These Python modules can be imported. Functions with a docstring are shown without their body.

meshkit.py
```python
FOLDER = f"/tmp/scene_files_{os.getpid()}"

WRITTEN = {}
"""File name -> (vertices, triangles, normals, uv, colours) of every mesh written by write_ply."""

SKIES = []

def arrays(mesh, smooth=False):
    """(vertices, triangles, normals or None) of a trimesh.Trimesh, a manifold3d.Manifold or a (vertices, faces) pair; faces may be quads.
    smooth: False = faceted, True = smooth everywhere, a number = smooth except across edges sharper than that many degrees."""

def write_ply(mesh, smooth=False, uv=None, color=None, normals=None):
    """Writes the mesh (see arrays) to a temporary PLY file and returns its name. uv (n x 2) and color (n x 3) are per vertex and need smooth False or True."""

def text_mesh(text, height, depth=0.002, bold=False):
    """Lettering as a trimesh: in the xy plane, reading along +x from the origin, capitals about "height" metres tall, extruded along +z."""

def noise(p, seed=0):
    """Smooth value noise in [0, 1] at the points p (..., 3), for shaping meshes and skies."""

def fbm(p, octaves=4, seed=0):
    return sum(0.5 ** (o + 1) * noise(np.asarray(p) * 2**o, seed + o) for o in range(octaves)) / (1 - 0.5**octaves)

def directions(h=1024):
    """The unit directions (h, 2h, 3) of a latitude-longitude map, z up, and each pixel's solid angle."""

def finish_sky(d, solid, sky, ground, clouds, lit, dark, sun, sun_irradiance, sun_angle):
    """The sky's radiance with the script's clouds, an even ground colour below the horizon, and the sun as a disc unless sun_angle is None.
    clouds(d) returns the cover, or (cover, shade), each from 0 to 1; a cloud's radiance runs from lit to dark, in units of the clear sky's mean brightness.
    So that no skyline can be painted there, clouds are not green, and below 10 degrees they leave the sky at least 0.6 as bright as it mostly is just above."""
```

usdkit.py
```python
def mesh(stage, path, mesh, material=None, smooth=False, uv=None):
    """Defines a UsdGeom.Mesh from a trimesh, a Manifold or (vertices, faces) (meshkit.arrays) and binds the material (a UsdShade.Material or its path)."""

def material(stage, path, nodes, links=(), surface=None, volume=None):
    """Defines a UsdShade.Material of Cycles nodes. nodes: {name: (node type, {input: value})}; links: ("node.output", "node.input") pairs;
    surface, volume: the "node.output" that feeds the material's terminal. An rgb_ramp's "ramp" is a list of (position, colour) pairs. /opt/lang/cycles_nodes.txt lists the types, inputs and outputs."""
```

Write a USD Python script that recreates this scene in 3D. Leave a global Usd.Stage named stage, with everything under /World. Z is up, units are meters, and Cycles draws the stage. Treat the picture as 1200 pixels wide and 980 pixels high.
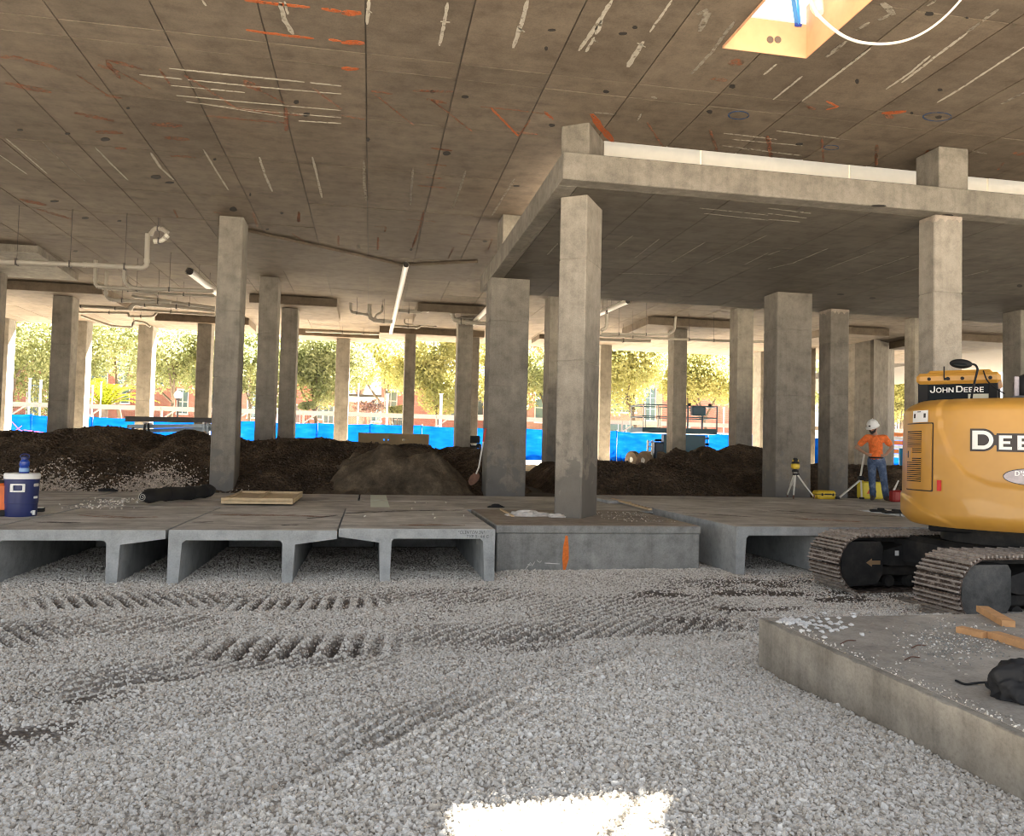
import math, numpy as np, trimesh, usdkit, meshkit
import manifold3d as mf
from shapely.geometry import Polygon, box as sbox, LineString, Point
from shapely.ops import unary_union
from pxr import Usd, UsdGeom, UsdLux, UsdShade, Gf, Sdf, Vt

stage = Usd.Stage.CreateInMemory()
UsdGeom.SetStageUpAxis(stage, 'Z')
W0 = UsdGeom.Xform.Define(stage, '/World')
UsdGeom.Scope.Define(stage, '/World/Looks')

# ------------------------------------------------------------------ camera, sky, sun, exposure
F, YAW, PITCH, ROLL, EYE = 910.0, 0.17989, 0.03805, 0.02356, np.array([0, 0, 1.7])
_f0 = np.array([math.sin(YAW), math.cos(YAW), 0]); _r0 = np.array([math.cos(YAW), -math.sin(YAW), 0]); _u0 = np.array([0, 0, 1.0])
FW = _f0 * math.cos(PITCH) + _u0 * math.sin(PITCH); _u1 = -_f0 * math.sin(PITCH) + _u0 * math.cos(PITCH)
RT = _r0 * math.cos(ROLL) + _u1 * math.sin(ROLL); UP = -_r0 * math.sin(ROLL) + _u1 * math.cos(ROLL)
cam = UsdGeom.Camera.Define(stage, '/World/camera')
cam.CreateHorizontalApertureAttr(36.0); cam.CreateVerticalApertureAttr(36.0 * 980 / 1200); cam.CreateFocalLengthAttr(36.0 * F / 1200)
cam.CreateClippingRangeAttr(Gf.Vec2f(0.05, 2000))
cam.AddTransformOp().Set(Gf.Matrix4d(*RT, 0, *UP, 0, *(-FW), 0, *EYE, 1))
EXPOSURE = 3.9
cam.CreateExposureAttr(EXPOSURE)
SUN_AZ, SUN_EL = 35.0, 44.2          # from the far right: degrees from +Y towards +X, and above the horizon
sd = np.array([math.sin(math.radians(SUN_AZ)) * math.cos(math.radians(SUN_EL)), math.cos(math.radians(SUN_AZ)) * math.cos(math.radians(SUN_EL)), math.sin(math.radians(SUN_EL))])
sun = UsdLux.DistantLight.Define(stage, '/World/sun')
SKY = .55
sun.CreateIntensityAttr(1.9); sun.CreateNormalizeAttr(True); sun.CreateAngleAttr(0.53); sun.CreateColorAttr(Gf.Vec3f(1.0, 0.93, 0.82))
_x = np.cross([0, 0, 1.0], sd); _x /= np.linalg.norm(_x); _y = np.cross(sd, _x)
sun.AddTransformOp().Set(Gf.Matrix4d(*_x, 0, *_y, 0, *sd, 0, 0, 0, 0, 1))
dome = UsdLux.DomeLight.Define(stage, '/World/sky')
dome.CreateIntensityAttr(1.0)
skym = usdkit.material(stage, '/World/Looks/sky', {
    'tc': ('texture_coordinate', {}),
    's': ('sky_texture', {'sky_type': 'hosek_wilkie', 'sun_direction': tuple(sd), 'turbidity': 3.0, 'ground_albedo': 0.3, 'sun_disc': False}),
    'n': ('noise_texture', {'scale': 2.2, 'detail': 6.0, 'roughness': .6}), 'r': ('rgb_ramp', {'ramp': [(.25, (.55,) * 3), (.7, (.95,) * 3)]}), 'bw': ('rgb_to_bw', {}),
    'w': ('mix_color', {'blend_type': 'multiply', 'fac': 1.0, 'a': (1.35, 1.31, 1.25), 'use_clamp': False}), 'm': ('mix_color', {'blend_type': 'mix', 'use_clamp': False}),
    'b': ('background_shader', {'strength': SKY})}, [('tc.generated', 's.vector'), ('tc.generated', 'n.vector'), ('n.fac', 'r.fac'), ('s.color', 'bw.color'), ('bw.val', 'w.b'), ('s.color', 'm.a'), ('w.result', 'm.b'), ('r.color', 'm.fac'), ('m.result', 'b.color')], surface='b.background')   # thin bright haze over blue
UsdShade.MaterialBindingAPI.Apply(dome.GetPrim()).Bind(skym)

# ------------------------------------------------------------------ pixel -> point helpers (photo is 1200 x 980)
def ray(px, py): return (px - 600) / F * RT - (py - 490) / F * UP + FW
def onz(px, py, z): d = ray(px, py); return EYE + d * (z - EYE[2]) / d[2]
def ony(px, py, y): d = ray(px, py); return EYE + d * (y - EYE[1]) / d[1]

# ------------------------------------------------------------------ prim helpers
_names = {}
class Node:
    def __init__(s, path, M): s.path, s.M = path, M
    @property
    def prim(s): return stage.GetPrimAtPath(s.path)
ROOT = Node('/World', np.eye(4))
def numbered(parent, name):
    k = (parent.path, name); n = _names.get(k, 0); _names[k] = n + 1
    return f'{parent.path}/{name}' if n == 0 else f'{parent.path}/{name}_{n:03d}'
def data(node, label=None, cat=None, group=None, kind=None):
    p = node.prim
    for k, v in (('label', label), ('category', cat), ('group', group), ('kind', kind)):
        if v: p.SetCustomDataByKey(k, v)
    return node
def thing(name, label, cat, loc=(0, 0, 0), rotz=0.0, group=None, kind=None):
    path = numbered(ROOT, name); x = UsdGeom.Xform.Define(stage, path)
    x.AddTranslateOp().Set(Gf.Vec3d(*map(float, loc)))
    if rotz: x.AddRotateZOp().Set(float(rotz))
    M = trimesh.transformations.rotation_matrix(math.radians(rotz), [0, 0, 1]); M[:3, 3] = loc
    return data(Node(path, M), label, cat, group, kind)
def part_group(name, parent): 
    path = numbered(parent, name); UsdGeom.Xform.Define(stage, path); return Node(path, parent.M)
def VF(m):
    if hasattr(m, 'to_mesh'):
        q = m.to_mesh(); return np.array(q.vert_properties[:, :3], float), np.array(q.tri_verts, int)
    if isinstance(m, (tuple, list)):
        v, f = np.asarray(m[0], float), np.asarray(m[1], int)
        if f.shape[1] == 4: f = np.vstack([f[:, [0, 1, 2]], f[:, [0, 2, 3]]])
        return v, f
    return np.array(m.vertices, float), np.array(m.faces, int)
def cat(*ms):
    vs, fs, n = [], [], 0
    for m in ms:
        v, f = VF(m); vs.append(v); fs.append(f + n); n += len(v)
    return np.vstack(vs), np.vstack(fs)
def obj(name, m, mat, parent=ROOT, smooth=30, local=False, label=None, cat=None, group=None, kind=None, soil=None):
    v, f = VF(m)
    if soil is None:
        used = np.unique(f)
        if len(used) < len(v): mp_ = np.zeros(len(v), int); mp_[used] = np.arange(len(used)); v, f = v[used], mp_[f]
    if not local and parent is not ROOT:
        Mi = np.linalg.inv(parent.M); v = v @ Mi[:3, :3].T + Mi[:3, 3]
    path = numbered(parent, name)
    g = usdkit.mesh(stage, path, (v, f), mat, smooth=smooth)
    if soil is not None:
        UsdGeom.PrimvarsAPI(g).CreatePrimvar('soil', Sdf.ValueTypeNames.FloatArray, 'vertex').Set(Vt.FloatArray.FromNumpy(np.asarray(soil, np.float32)))
    nd = Node(path, parent.M)
    return data(nd, label, cat, group, kind)
def dup(src, loc, rotz, label=None, group=None):
    was = src.prim.GetCustomData(); nm = src.path.split('/')[-1]
    n = thing(nm, label or was['label'], was['category'], loc, rotz, group or was.get('group'))
    n.prim.GetReferences().AddInternalReference(src.path); n.prim.SetInstanceable(True)
    return n

# ------------------------------------------------------------------ shapes
def T(m, loc=(0, 0, 0), rz=0.0, rx=0.0, ry=0.0):
    v, f = VF(m); e = trimesh.transformations.euler_matrix(rx, ry, rz)[:3, :3]
    return v @ e.T + np.asarray(loc, float), f
def box(x0, x1, y0, y1, z0, z1, c=0.0):
    if c <= 0:
        v = np.array([[x, y, z] for x in (x0, x1) for y in (y0, y1) for z in (z0, z1)], float)
        f = [[0, 1, 3], [0, 3, 2], [4, 6, 7], [4, 7, 5], [0, 4, 5], [0, 5, 1], [2, 3, 7], [2, 7, 6], [0, 2, 6], [0, 6, 4], [1, 5, 7], [1, 7, 3]]
        return v, np.array(f)
    p = []
    for sx, x in ((1, x0), (-1, x1)):
        for sy, y in ((1, y0), (-1, y1)):
            for sz, z in ((1, z0), (-1, z1)):
                p += [[x + sx * c, y + sy * c, z], [x + sx * c, y, z + sz * c], [x, y + sy * c, z + sz * c]]
    return VF(mf.Manifold.hull_points(np.array(p, float)))
def cbox(cx, cy, cz, sx, sy, sz, c=0.0): return box(cx - sx / 2, cx + sx / 2, cy - sy / 2, cy + sy / 2, cz - sz / 2, cz + sz / 2, c)
def tube(pts, r, n=10, cap=True):
    P = np.asarray(pts, float); k = len(P); r = np.broadcast_to(np.asarray(r, float), k)
    t = np.gradient(P, axis=0); t /= np.linalg.norm(t, axis=1)[:, None] + 1e-12
    ref = np.array([0, 0, 1.0]) if abs(t[0][2]) < .9 else np.array([1.0, 0, 0]); a = np.cross(t[0], ref); a /= np.linalg.norm(a)
    vs = []; ang = np.arange(n) * 2 * math.pi / n
    for i in range(k):
        a = a - t[i] * (a @ t[i]); a /= np.linalg.norm(a) + 1e-12; b = np.cross(t[i], a)
        vs.append(P[i] + r[i] * (np.cos(ang)[:, None] * a + np.sin(ang)[:, None] * b))
    v = np.vstack(vs); f = []
    for i in range(k - 1):
        for j in range(n):
            A, B = i * n + j, i * n + (j + 1) % n; f += [[A, B, B + n], [A, B + n, A + n]]
    if cap:
        v = np.vstack([v, P[0], P[-1]]); c0, c1 = len(v) - 2, len(v) - 1
        for j in range(n): f += [[c0, (j + 1) % n, j], [c1, (k - 1) * n + j, (k - 1) * n + (j + 1) % n]]
    return v, np.array(f)
def fillet(pts, r=.12, n=5):
    P = [np.asarray(p, float) for p in pts]; out = [P[0]]
    for a, b, c in zip(P, P[1:], P[2:]):
        d1, d2 = a - b, c - b; l1, l2 = np.linalg.norm(d1), np.linalg.norm(d2); k = min(r, l1 * .45, l2 * .45)
        p, q = b + d1 / l1 * k, b + d2 / l2 * k
        for t in np.linspace(0, 1, n): out.append((1 - t) ** 2 * p + 2 * t * (1 - t) * b + t * t * q)
    out.append(P[-1]); return np.array(out)
def bar(a, b, w, h):
    a, b = np.asarray(a, float), np.asarray(b, float); d = b - a; L = np.linalg.norm(d); d /= L
    ref = np.array([0, 0, 1.0]) if abs(d[2]) < .95 else np.array([0, 1.0, 0]); s = np.cross(d, ref); s /= np.linalg.norm(s); u = np.cross(s, d)
    v, f = box(0, L, -w / 2, w / 2, -h / 2, h / 2); return a + v @ np.array([d, s, u]), f[:, ::-1] if np.linalg.det(np.array([d, s, u])) < 0 else f
def lathe(prof, n=24, loc=(0, 0, 0)):
    P = np.asarray(prof, float); ang = np.arange(n) * 2 * math.pi / n; k = len(P)
    v = np.stack([P[:, None, 0] * np.cos(ang), P[:, None, 0] * np.sin(ang), np.repeat(P[:, None, 1], n, 1)], -1).reshape(-1, 3) + np.asarray(loc, float)
    f = []
    for i in range(k - 1):
        for j in range(n):
            A, B = i * n + j, i * n + (j + 1) % n; f += [[A, B, B + n], [A, B + n, A + n]]
    return v, np.array(f)
def prism(poly, z0, z1):
    ms = []
    for g in getattr(poly, 'geoms', [poly]):
        if g.is_empty or g.area < 1e-6: continue
        m = trimesh.creation.extrude_polygon(g, z1 - z0, engine='earcut'); m.apply_translation([0, 0, z0]); ms.append(m)
    return cat(*ms)
def rings(sections):
    """loft of rings with equal vertex counts, capped by fans"""
    n = len(sections[0]); v = np.vstack(sections); f = []
    for i in range(len(sections) - 1):
        for j in range(n):
            A, B = i * n + j, i * n + (j + 1) % n; f += [[A, B, B + n], [A, B + n, A + n]]
    c0, c1 = len(v), len(v) + 1; v = np.vstack([v, sections[0].mean(0), sections[-1].mean(0)]); b = (len(sections) - 1) * n
    for j in range(n): f += [[c0, (j + 1) % n, j], [c1, b + j, b + (j + 1) % n]]
    return v, np.array(f)
def hull_chain(segs, fine=None, smooth=0):
    m = None
    for (a, ra), (b, rb) in segs:
        s = mf.Manifold.hull_points(np.vstack([SPH * ra + np.asarray(a, float), SPH * rb + np.asarray(b, float)])); m = s if m is None else m + s
    if fine: m = m.refine_to_length(fine)
    v, f = VF(m)
    if smooth:
        t = trimesh.Trimesh(v, f, process=False); trimesh.smoothing.filter_taubin(t, iterations=smooth); v, f = np.array(t.vertices), np.array(t.faces)
    return v, f
SPH = np.array(trimesh.creation.icosphere(1, 1.0).vertices)
def text_poly(s, h, bold=True):
    m = meshkit.text_mesh(s, h, 0.002, bold=bold); v, f = np.array(m.vertices), np.array(m.faces)
    up = np.cross(v[f[:, 1]] - v[f[:, 0]], v[f[:, 2]] - v[f[:, 0]])[:, 2] > 1e-9
    return unary_union([Polygon(v[t][:, :2]).buffer(1e-5) for t in f[up] if v[t][:, 2].min() > 0.001])

# ------------------------------------------------------------------ materials
def mat(name, nodes, links, surface='p.BSDF'): return usdkit.material(stage, '/World/Looks/' + name, nodes, links, surface=surface)
def plain(name, col, rough=.6, metal=0.0, var=.12, scale=6.0, bump=0.0, coat=0.0, spec=.5, rnd=0.0):
    c = np.array(col)
    N = {'g': ('geometry', {}), 'n': ('noise_texture', {'scale': scale, 'detail': 5.0, 'roughness': .6}),
         'r': ('rgb_ramp', {'ramp': [(0.25, c * (1 - var)), (0.75, np.minimum(c * (1 + var), 1))]}),
         'p': ('principled_bsdf', {'roughness': rough, 'metallic': metal, 'coat_weight': coat, 'specular_ior_level': spec})}
    L = [('g.position', 'n.vector'), ('n.fac', 'r.fac')]
    last = 'r.color'
    if rnd:
        N |= {'oi': ('object_info', {}), 'mr': ('map_range', {'from_min': 0.0, 'from_max': 1.0, 'to_min': 1 - rnd, 'to_max': 1 + rnd}), 'h': ('hsv', {'hue': .5, 'saturation': 1.0, 'fac': 1.0})}
        L += [('oi.random', 'mr.value'), ('mr.result', 'h.value'), (last, 'h.color')]; last = 'h.color'
    L.append((last, 'p.base_color'))
    if bump:
        N['b'] = ('bump', {'strength': .6, 'distance': bump}); L += [('n.fac', 'b.height'), ('b.normal', 'p.normal')]
    return mat(name, N, L)
def concrete(name, dark, base, light, rough=.85, big=.5, mid=4.0, streak=0.0, stain=None, rnd=0.0, bump=.006, grain=None):
    d, b, l = (np.array(c) for c in (dark, base, light))
    N = {'g': ('geometry', {}), 'n1': ('noise_texture', {'scale': big, 'detail': 6.0, 'roughness': .62}), 'n2': ('noise_texture', {'scale': mid, 'detail': 7.0, 'roughness': .68}),
         'n3': ('noise_texture', {'scale': 55.0, 'detail': 3.0, 'roughness': .7}),
         'r1': ('rgb_ramp', {'ramp': [(.3, d), (.5, b), (.72, l)]}), 'r2': ('rgb_ramp', {'ramp': [(.3, (.72,) * 3), (.5, (1,) * 3), (.7, (1.18,) * 3)]}),
         'r3': ('rgb_ramp', {'ramp': [(.32, (.8,) * 3), (.5, (1,) * 3), (.7, (1.1,) * 3)]}),
         'm1': ('mix_color', {'blend_type': 'multiply', 'fac': 1.0, 'use_clamp': False}), 'm2': ('mix_color', {'blend_type': 'multiply', 'fac': .8, 'use_clamp': False}),
         'p': ('principled_bsdf', {'roughness': rough, 'specular_ior_level': .3}), 'bp': ('bump', {'strength': .5, 'distance': bump})}
    L = [('g.position', 'n1.vector'), ('g.position', 'n2.vector'), ('g.position', 'n3.vector'), ('n1.fac', 'r1.fac'), ('n2.fac', 'r2.fac'), ('n3.fac', 'r3.fac'),
         ('r1.color', 'm1.a'), ('r2.color', 'm1.b'), ('m1.result', 'm2.a'), ('r3.color', 'm2.b'), ('n2.fac', 'bp.height'), ('bp.normal', 'p.normal')]
    last = 'm2.result'
    if streak:
        ax = grain or (9.0, 9.0, .5)
        N |= {'mp': ('mapping', {'scale': ax}), 'ns': ('noise_texture', {'scale': 1.0, 'detail': 5.0, 'roughness': .65}), 'rs': ('rgb_ramp', {'ramp': [(.35, (1 - streak,) * 3), (.5, (1,) * 3), (.68, (1 + streak * .5,) * 3)]}),
              'm3': ('mix_color', {'blend_type': 'multiply', 'fac': 1.0, 'use_clamp': False})}
        L += [('g.position', 'mp.vector'), ('mp.vector', 'ns.vector'), ('ns.fac', 'rs.fac'), (last, 'm3.a'), ('rs.color', 'm3.b')]; last = 'm3.result'
    if stain:                                                         # pale grout and damp blotches near the foot of a column: (colour, height of the band's top, softness)
        col, h, sft = stain
        N |= {'sx': ('separate_xyz', {}), 'nb': ('noise_texture', {'scale': 3.4, 'detail': 6.0, 'roughness': .6, 'distortion': .4}), 'mr': ('map_range', {'from_min': h - sft, 'from_max': h + sft, 'to_min': .34, 'to_max': -.25}),
              'ad': ('math', {'math_type': 'add'}), 'rb': ('rgb_ramp', {'ramp': [(.60, (0, 0, 0)), (.66, (1, 1, 1))]}), 'm4': ('mix_color', {'blend_type': 'mix', 'b': tuple(col), 'use_clamp': False}),
              'dm': ('math', {'math_type': 'multiply', 'value2': .75})}
        L += [('g.position', 'sx.vector'), ('g.position', 'nb.vector'), ('sx.z', 'mr.value'), ('mr.result', 'ad.value1'), ('nb.fac', 'ad.value2'), ('ad.value', 'rb.fac'), ('rb.color', 'dm.value1'), ('dm.value', 'm4.fac'), (last, 'm4.a')]; last = 'm4.result'
    if rnd:
        N |= {'oi': ('object_info', {}), 'mo': ('map_range', {'from_min': 0.0, 'from_max': 1.0, 'to_min': 1 - rnd, 'to_max': 1 + rnd}), 'h': ('hsv', {'hue': .5, 'saturation': 1.0, 'fac': 1.0})}
        L += [('oi.random', 'mo.value'), ('mo.result', 'h.value'), (last, 'h.color')]; last = 'h.color'
    L.append((last, 'p.base_color'))
    return mat(name, N, L)
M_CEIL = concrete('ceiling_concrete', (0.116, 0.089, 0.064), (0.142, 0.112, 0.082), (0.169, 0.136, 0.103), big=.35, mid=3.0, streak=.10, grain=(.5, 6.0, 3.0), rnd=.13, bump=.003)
M_CEILJ = plain('ceiling_joint', (.10, .085, .07), .9)
M_COL = concrete('column_concrete', (0.164, 0.147, 0.122), (0.210, 0.190, 0.160), (0.255, 0.235, 0.199), big=.9, mid=3.5, streak=.10, stain=((.15, .145, .135), 1.5, 1.3), bump=.004)
M_COLP = concrete('patched_column_concrete', (0.213, 0.191, 0.157), (0.276, 0.247, 0.204), (0.330, 0.296, 0.247), big=1.0, mid=4.5, streak=.08, stain=((.145, .135, .118), 1.7, .9), bump=.006)
M_BEAM = concrete('beam_concrete', (0.138, 0.124, 0.101), (0.184, 0.166, 0.136), (0.248, 0.225, 0.189), big=1.2, mid=5.0, streak=.1)
M_PRE = concrete('precast_concrete', (0.336, 0.348, 0.342), (0.408, 0.420, 0.414), (0.468, 0.480, 0.474), big=.8, mid=5.0, streak=.06, bump=.003)
M_PRETOP = concrete('deck_concrete', (0.378, 0.353, 0.314), (0.527, 0.500, 0.451), (0.655, 0.635, 0.591), big=.55, mid=2.2, streak=.22, grain=(.7, 5.0, 3.0), bump=.003)
M_FOOT = concrete('footing_concrete', (0.228, 0.228, 0.210), (0.300, 0.300, 0.282), (0.384, 0.378, 0.354), big=.9, mid=6.0, streak=.12)
M_DUST = concrete('dusty_footing_top', (0.242, 0.198, 0.160), (0.319, 0.270, 0.220), (0.418, 0.369, 0.308), big=1.1, mid=7.0)
M_LEDGE = concrete('ledge_concrete', (0.281, 0.248, 0.200), (0.380, 0.343, 0.284), (0.479, 0.443, 0.380), big=.9, mid=5.0, streak=.16)
M_LTOP = concrete('ledge_top', (0.297, 0.268, 0.224), (0.423, 0.386, 0.330), (0.564, 0.520, 0.452), big=.8, mid=6.0)
# ================================================================== STRUCTURE
ZC, ZL = 6.72, 5.60                                  # undersides of the high slab and of the low slab
rng = np.random.default_rng(7)
# --- grounds
def height_gravel(x, y):
    """ground height and soil mask of the gravel bed"""
    P = np.stack([x, y, 0 * x], -1)
    h = .03 * (meshkit.fbm(P * .9, 4, 3) - .5) + .018 * (meshkit.fbm(P * 3.1, 3, 9) - .5)
    soil = np.clip((meshkit.fbm(P * 1.3 + 7, 4, 21) - .50) * 4, 0, 1) * .28
    # track imprints: bands of parallel ridges left by the excavator
    for yc, slope, bend, wd, sp, skew, x0, x1, amp in ((8.85, .015, .0, .30, .155, .55, -3.6, -1.0, .022), (8.55, .02, .0, .26, .15, -.05, -1.7, .6, .024), (8.75, .01, 0, .26, .16, -.9, -.3, 2.3, .018), (7.75, .05, .02, .30, .17, -.55, -5, -1.2, .026),
                                                  (6.75, .05, .0, .30, .175, -.1, -1.55, .55, .034), (7.0, .05, .02, .32, .165, -.85, .2, 4.4, .028), (6.05, .02, .0, .34, .17, -1.0, -2.2, .6, .020),
                                                  (7.2, -.05, 0, .34, .18, .8, -6, -2.2, .020), (4.2, .35, 0, .40, .16, -1.0, -.4, 1.1, .020), (8.0, .03, 0, .5, .15, -1.1, 1.5, 4.5, .012)):
        yy = y - (yc + slope * x + bend * np.sin(x * 1.3))
        env = np.clip(1.9 - 1.35 * np.abs(yy) / wd, 0, 1) ** .7 * np.clip((x - x0) / .5, 0, 1) * np.clip((x1 - x) / .7, 0, 1)
        env = env * np.clip(.85 + 2.2 * (meshkit.fbm(P * 1.3 + 31, 3, 5) - .45), 0, 1)
        ph = (x + skew * yy) / sp * 2 * math.pi + 1.3 * meshkit.noise(P * 1.7, 4)
        h = h + env * amp * 1.3 * np.clip(np.sin(ph) * 1.5, -1, 1) - env * .012
        soil = np.maximum(soil, env * np.clip(.25 - np.sin(ph) * 1.0, 0, .85))
    # poured heaps with a clear lower edge
    hp = np.zeros(np.shape(x))
    def heap(h, soil, line, up, hgt, run, side=1, dirt=.9):
        L = np.array(line); d = np.full(x.shape, 1e9); sgn = np.ones(x.shape)
        for (ax, ay), (bx, by) in zip(L[:-1], L[1:]):
            ux, uy = bx - ax, by - ay; l2 = ux * ux + uy * uy; t = np.clip(((x - ax) * ux + (y - ay) * uy) / l2, 0, 1)
            dx, dy = x - ax - t * ux, y - ay - t * uy; dd = np.hypot(dx, dy); near = dd < d
            d = np.where(near, dd, d); sgn = np.where(near, np.sign(ux * (y - ay) - uy * (x - ax)), sgn)
        s = -sgn * side * d + .10 * (meshkit.fbm(P * 2.3 + 3, 3, 17) - .5)
        k = np.clip(s / run, 0, 1); hp[:] = np.maximum(hp, hgt * k * k * (3 - 2 * k) * (1 - .5 * np.clip((x - 1.9) / .95, 0, 1)))
        soil = np.where(s > -.02, soil * np.clip(1 - s * 4, .25, 1), np.maximum(soil, np.clip(1 + s / 1.0, 0, 1) ** .7 * dirt * np.clip((meshkit.fbm(P * 2.6 + 60, 4, 71) - .33) * 4, 0, 1)))
        return h, soil
    h, soil = heap(h, soil, [(-.9, 3.1), (-.35, 3.7), (.55, 4.55), (1.35, 5.15), (2.1, 5.75), (3.1, 6.35), (4.2, 6.6)], 0, .28, .30)
    h, soil = heap(h, soil, [(-3.5, 3.2), (-1.9, 3.95), (-1.45, 4.25), (-.95, 4.75), (-.35, 5.0), (.6, 5.2)], 0, .15, .18, dirt=.9)
    h, soil = heap(h, soil, [(-2.0, 5.3), (-1.55, 5.6), (-.6, 5.95), (.7, 6.0), (1.6, 6.3)], 0, .09, .16, dirt=.6)
    h = h + hp
    dk = np.clip((meshkit.fbm(P * 2.0 + 50, 4, 33) - .40) * 5, 0, 1)                           # spilt soil, lower left
    left = np.clip(1 - np.hypot((x + 2.3) / 1.1, (y - 5.0) / 1.0), 0, 1)
    soil = np.maximum(soil, np.clip(left * 2.6, 0, 1) * np.clip(dk + .2, 0, .82))
    br = np.clip((meshkit.fbm(P * np.array([.9, 2.4, 1]) + 80, 4, 51) - .5) * 5, 0, 1) * np.clip((y - 6.6) / 1.0, 0, 1) * np.clip((10.2 - y) / .8, 0, 1) * np.clip((x + .5) / 2.0, .25, 1)
    soil = np.maximum(soil, br * .85)
    ex = np.clip(1 - np.hypot((x - 5.3) / 2.6, (y - 9.1) / .8), 0, 1)
    soil = np.maximum(soil, np.clip(ex * 2, 0, 1) * np.clip((meshkit.fbm(P * 3 + 9, 4, 41) - .40) * 4, 0, 1) * .8)
    h = h + .09 * np.clip(1 - np.abs(x - 2.95) / .8, 0, 1) ** 1.3 * np.clip((4.9 - y) / 1.2, 0, 1) # banked up against the ledge
    h = h + .05 * np.clip(1 - np.abs(y - 10.3) / .9, 0, 1) * np.clip((x - 1.6) / .3, 0, 1) * np.clip((5.2 - x) / .5, 0, 1)
    return h, np.clip(soil, 0, 1)
def grid_mesh(xs, ys, fn):
    X, Y = np.meshgrid(xs, ys); h, s = fn(X, Y); n, m = len(xs), len(ys)
    v = np.stack([X, Y, h], -1).reshape(-1, 3); i = (np.arange(m - 1)[:, None] * n + np.arange(n - 1)).ravel()
    return (v, np.stack([i, i + 1, i + n + 1, i + n], 1)), s.ravel()
M_GRAV = mat('gravel_bed', {'g': ('geometry', {}), 'v': ('voronoi_texture', {'scale': 34.0, 'feature': 'f1'}), 'v2': ('voronoi_texture', {'scale': 34.0, 'feature': 'f1'}), 'n': ('noise_texture', {'scale': 2.0, 'detail': 6.0}),
    'at': ('attribute', {'attribute': 'soil'}), 'hs': ('separate_color', {}), 'rc': ('rgb_ramp', {'ramp': [(0, (.54, .50, .445)), (.5, (.70, .665, .61)), (1, (.82, .80, .76))]}),
    'rd': ('rgb_ramp', {'ramp': [(.25, (1, 1, 1)), (.6, (.66, .63, .59))]}), 'm1': ('mix_color', {'blend_type': 'multiply', 'fac': 1.0}), 'm2': ('mix_color', {'blend_type': 'mix', 'b': (.085, .066, .052)}),
    'sm': ('math', {'math_type': 'multiply', 'value2': .95}), 'p': ('principled_bsdf', {'roughness': .9, 'specular_ior_level': .2}), 'b': ('bump', {'strength': 1.0, 'distance': .018, 'invert': True})},
    [('g.position', 'v.vector'), ('g.position', 'n.vector'), ('v.color', 'hs.color'), ('hs.r', 'rc.fac'), ('v.distance', 'rd.fac'), ('rc.color', 'm1.a'), ('rd.color', 'm1.b'), ('at.fac', 'sm.value1'), ('sm.value', 'm2.fac'), ('m1.result', 'm2.a'), ('m2.result', 'p.base_color'), ('v.distance', 'b.height'), ('b.normal', 'p.normal')])
gnd = thing('ground', 'white crushed-stone gravel bed with track imprints and spilt dark soil', None, kind='structure')
m, s = grid_mesh(np.arange(-6.2, 7.6, .03), np.arange(1.9, 10.4, .024), height_gravel)
obj('gravel_bed', m, M_GRAV, gnd, smooth=True, soil=s)
far = lambda x, y: tuple(a + b for a, b in zip(height_gravel(x, y), (-.012, 0)))
m, s = grid_mesh(np.linspace(-30, 30, 150), np.linspace(-14, 17.4, 120), lambda x, y: (np.where((x > -6.2) & (x < 7.4) & (y > 1.95) & (y < 10.3), -.12, 0.0), .12 + 0 * x))
obj('gravel_plain', m, M_GRAV, gnd, smooth=True, soil=s)

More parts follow.
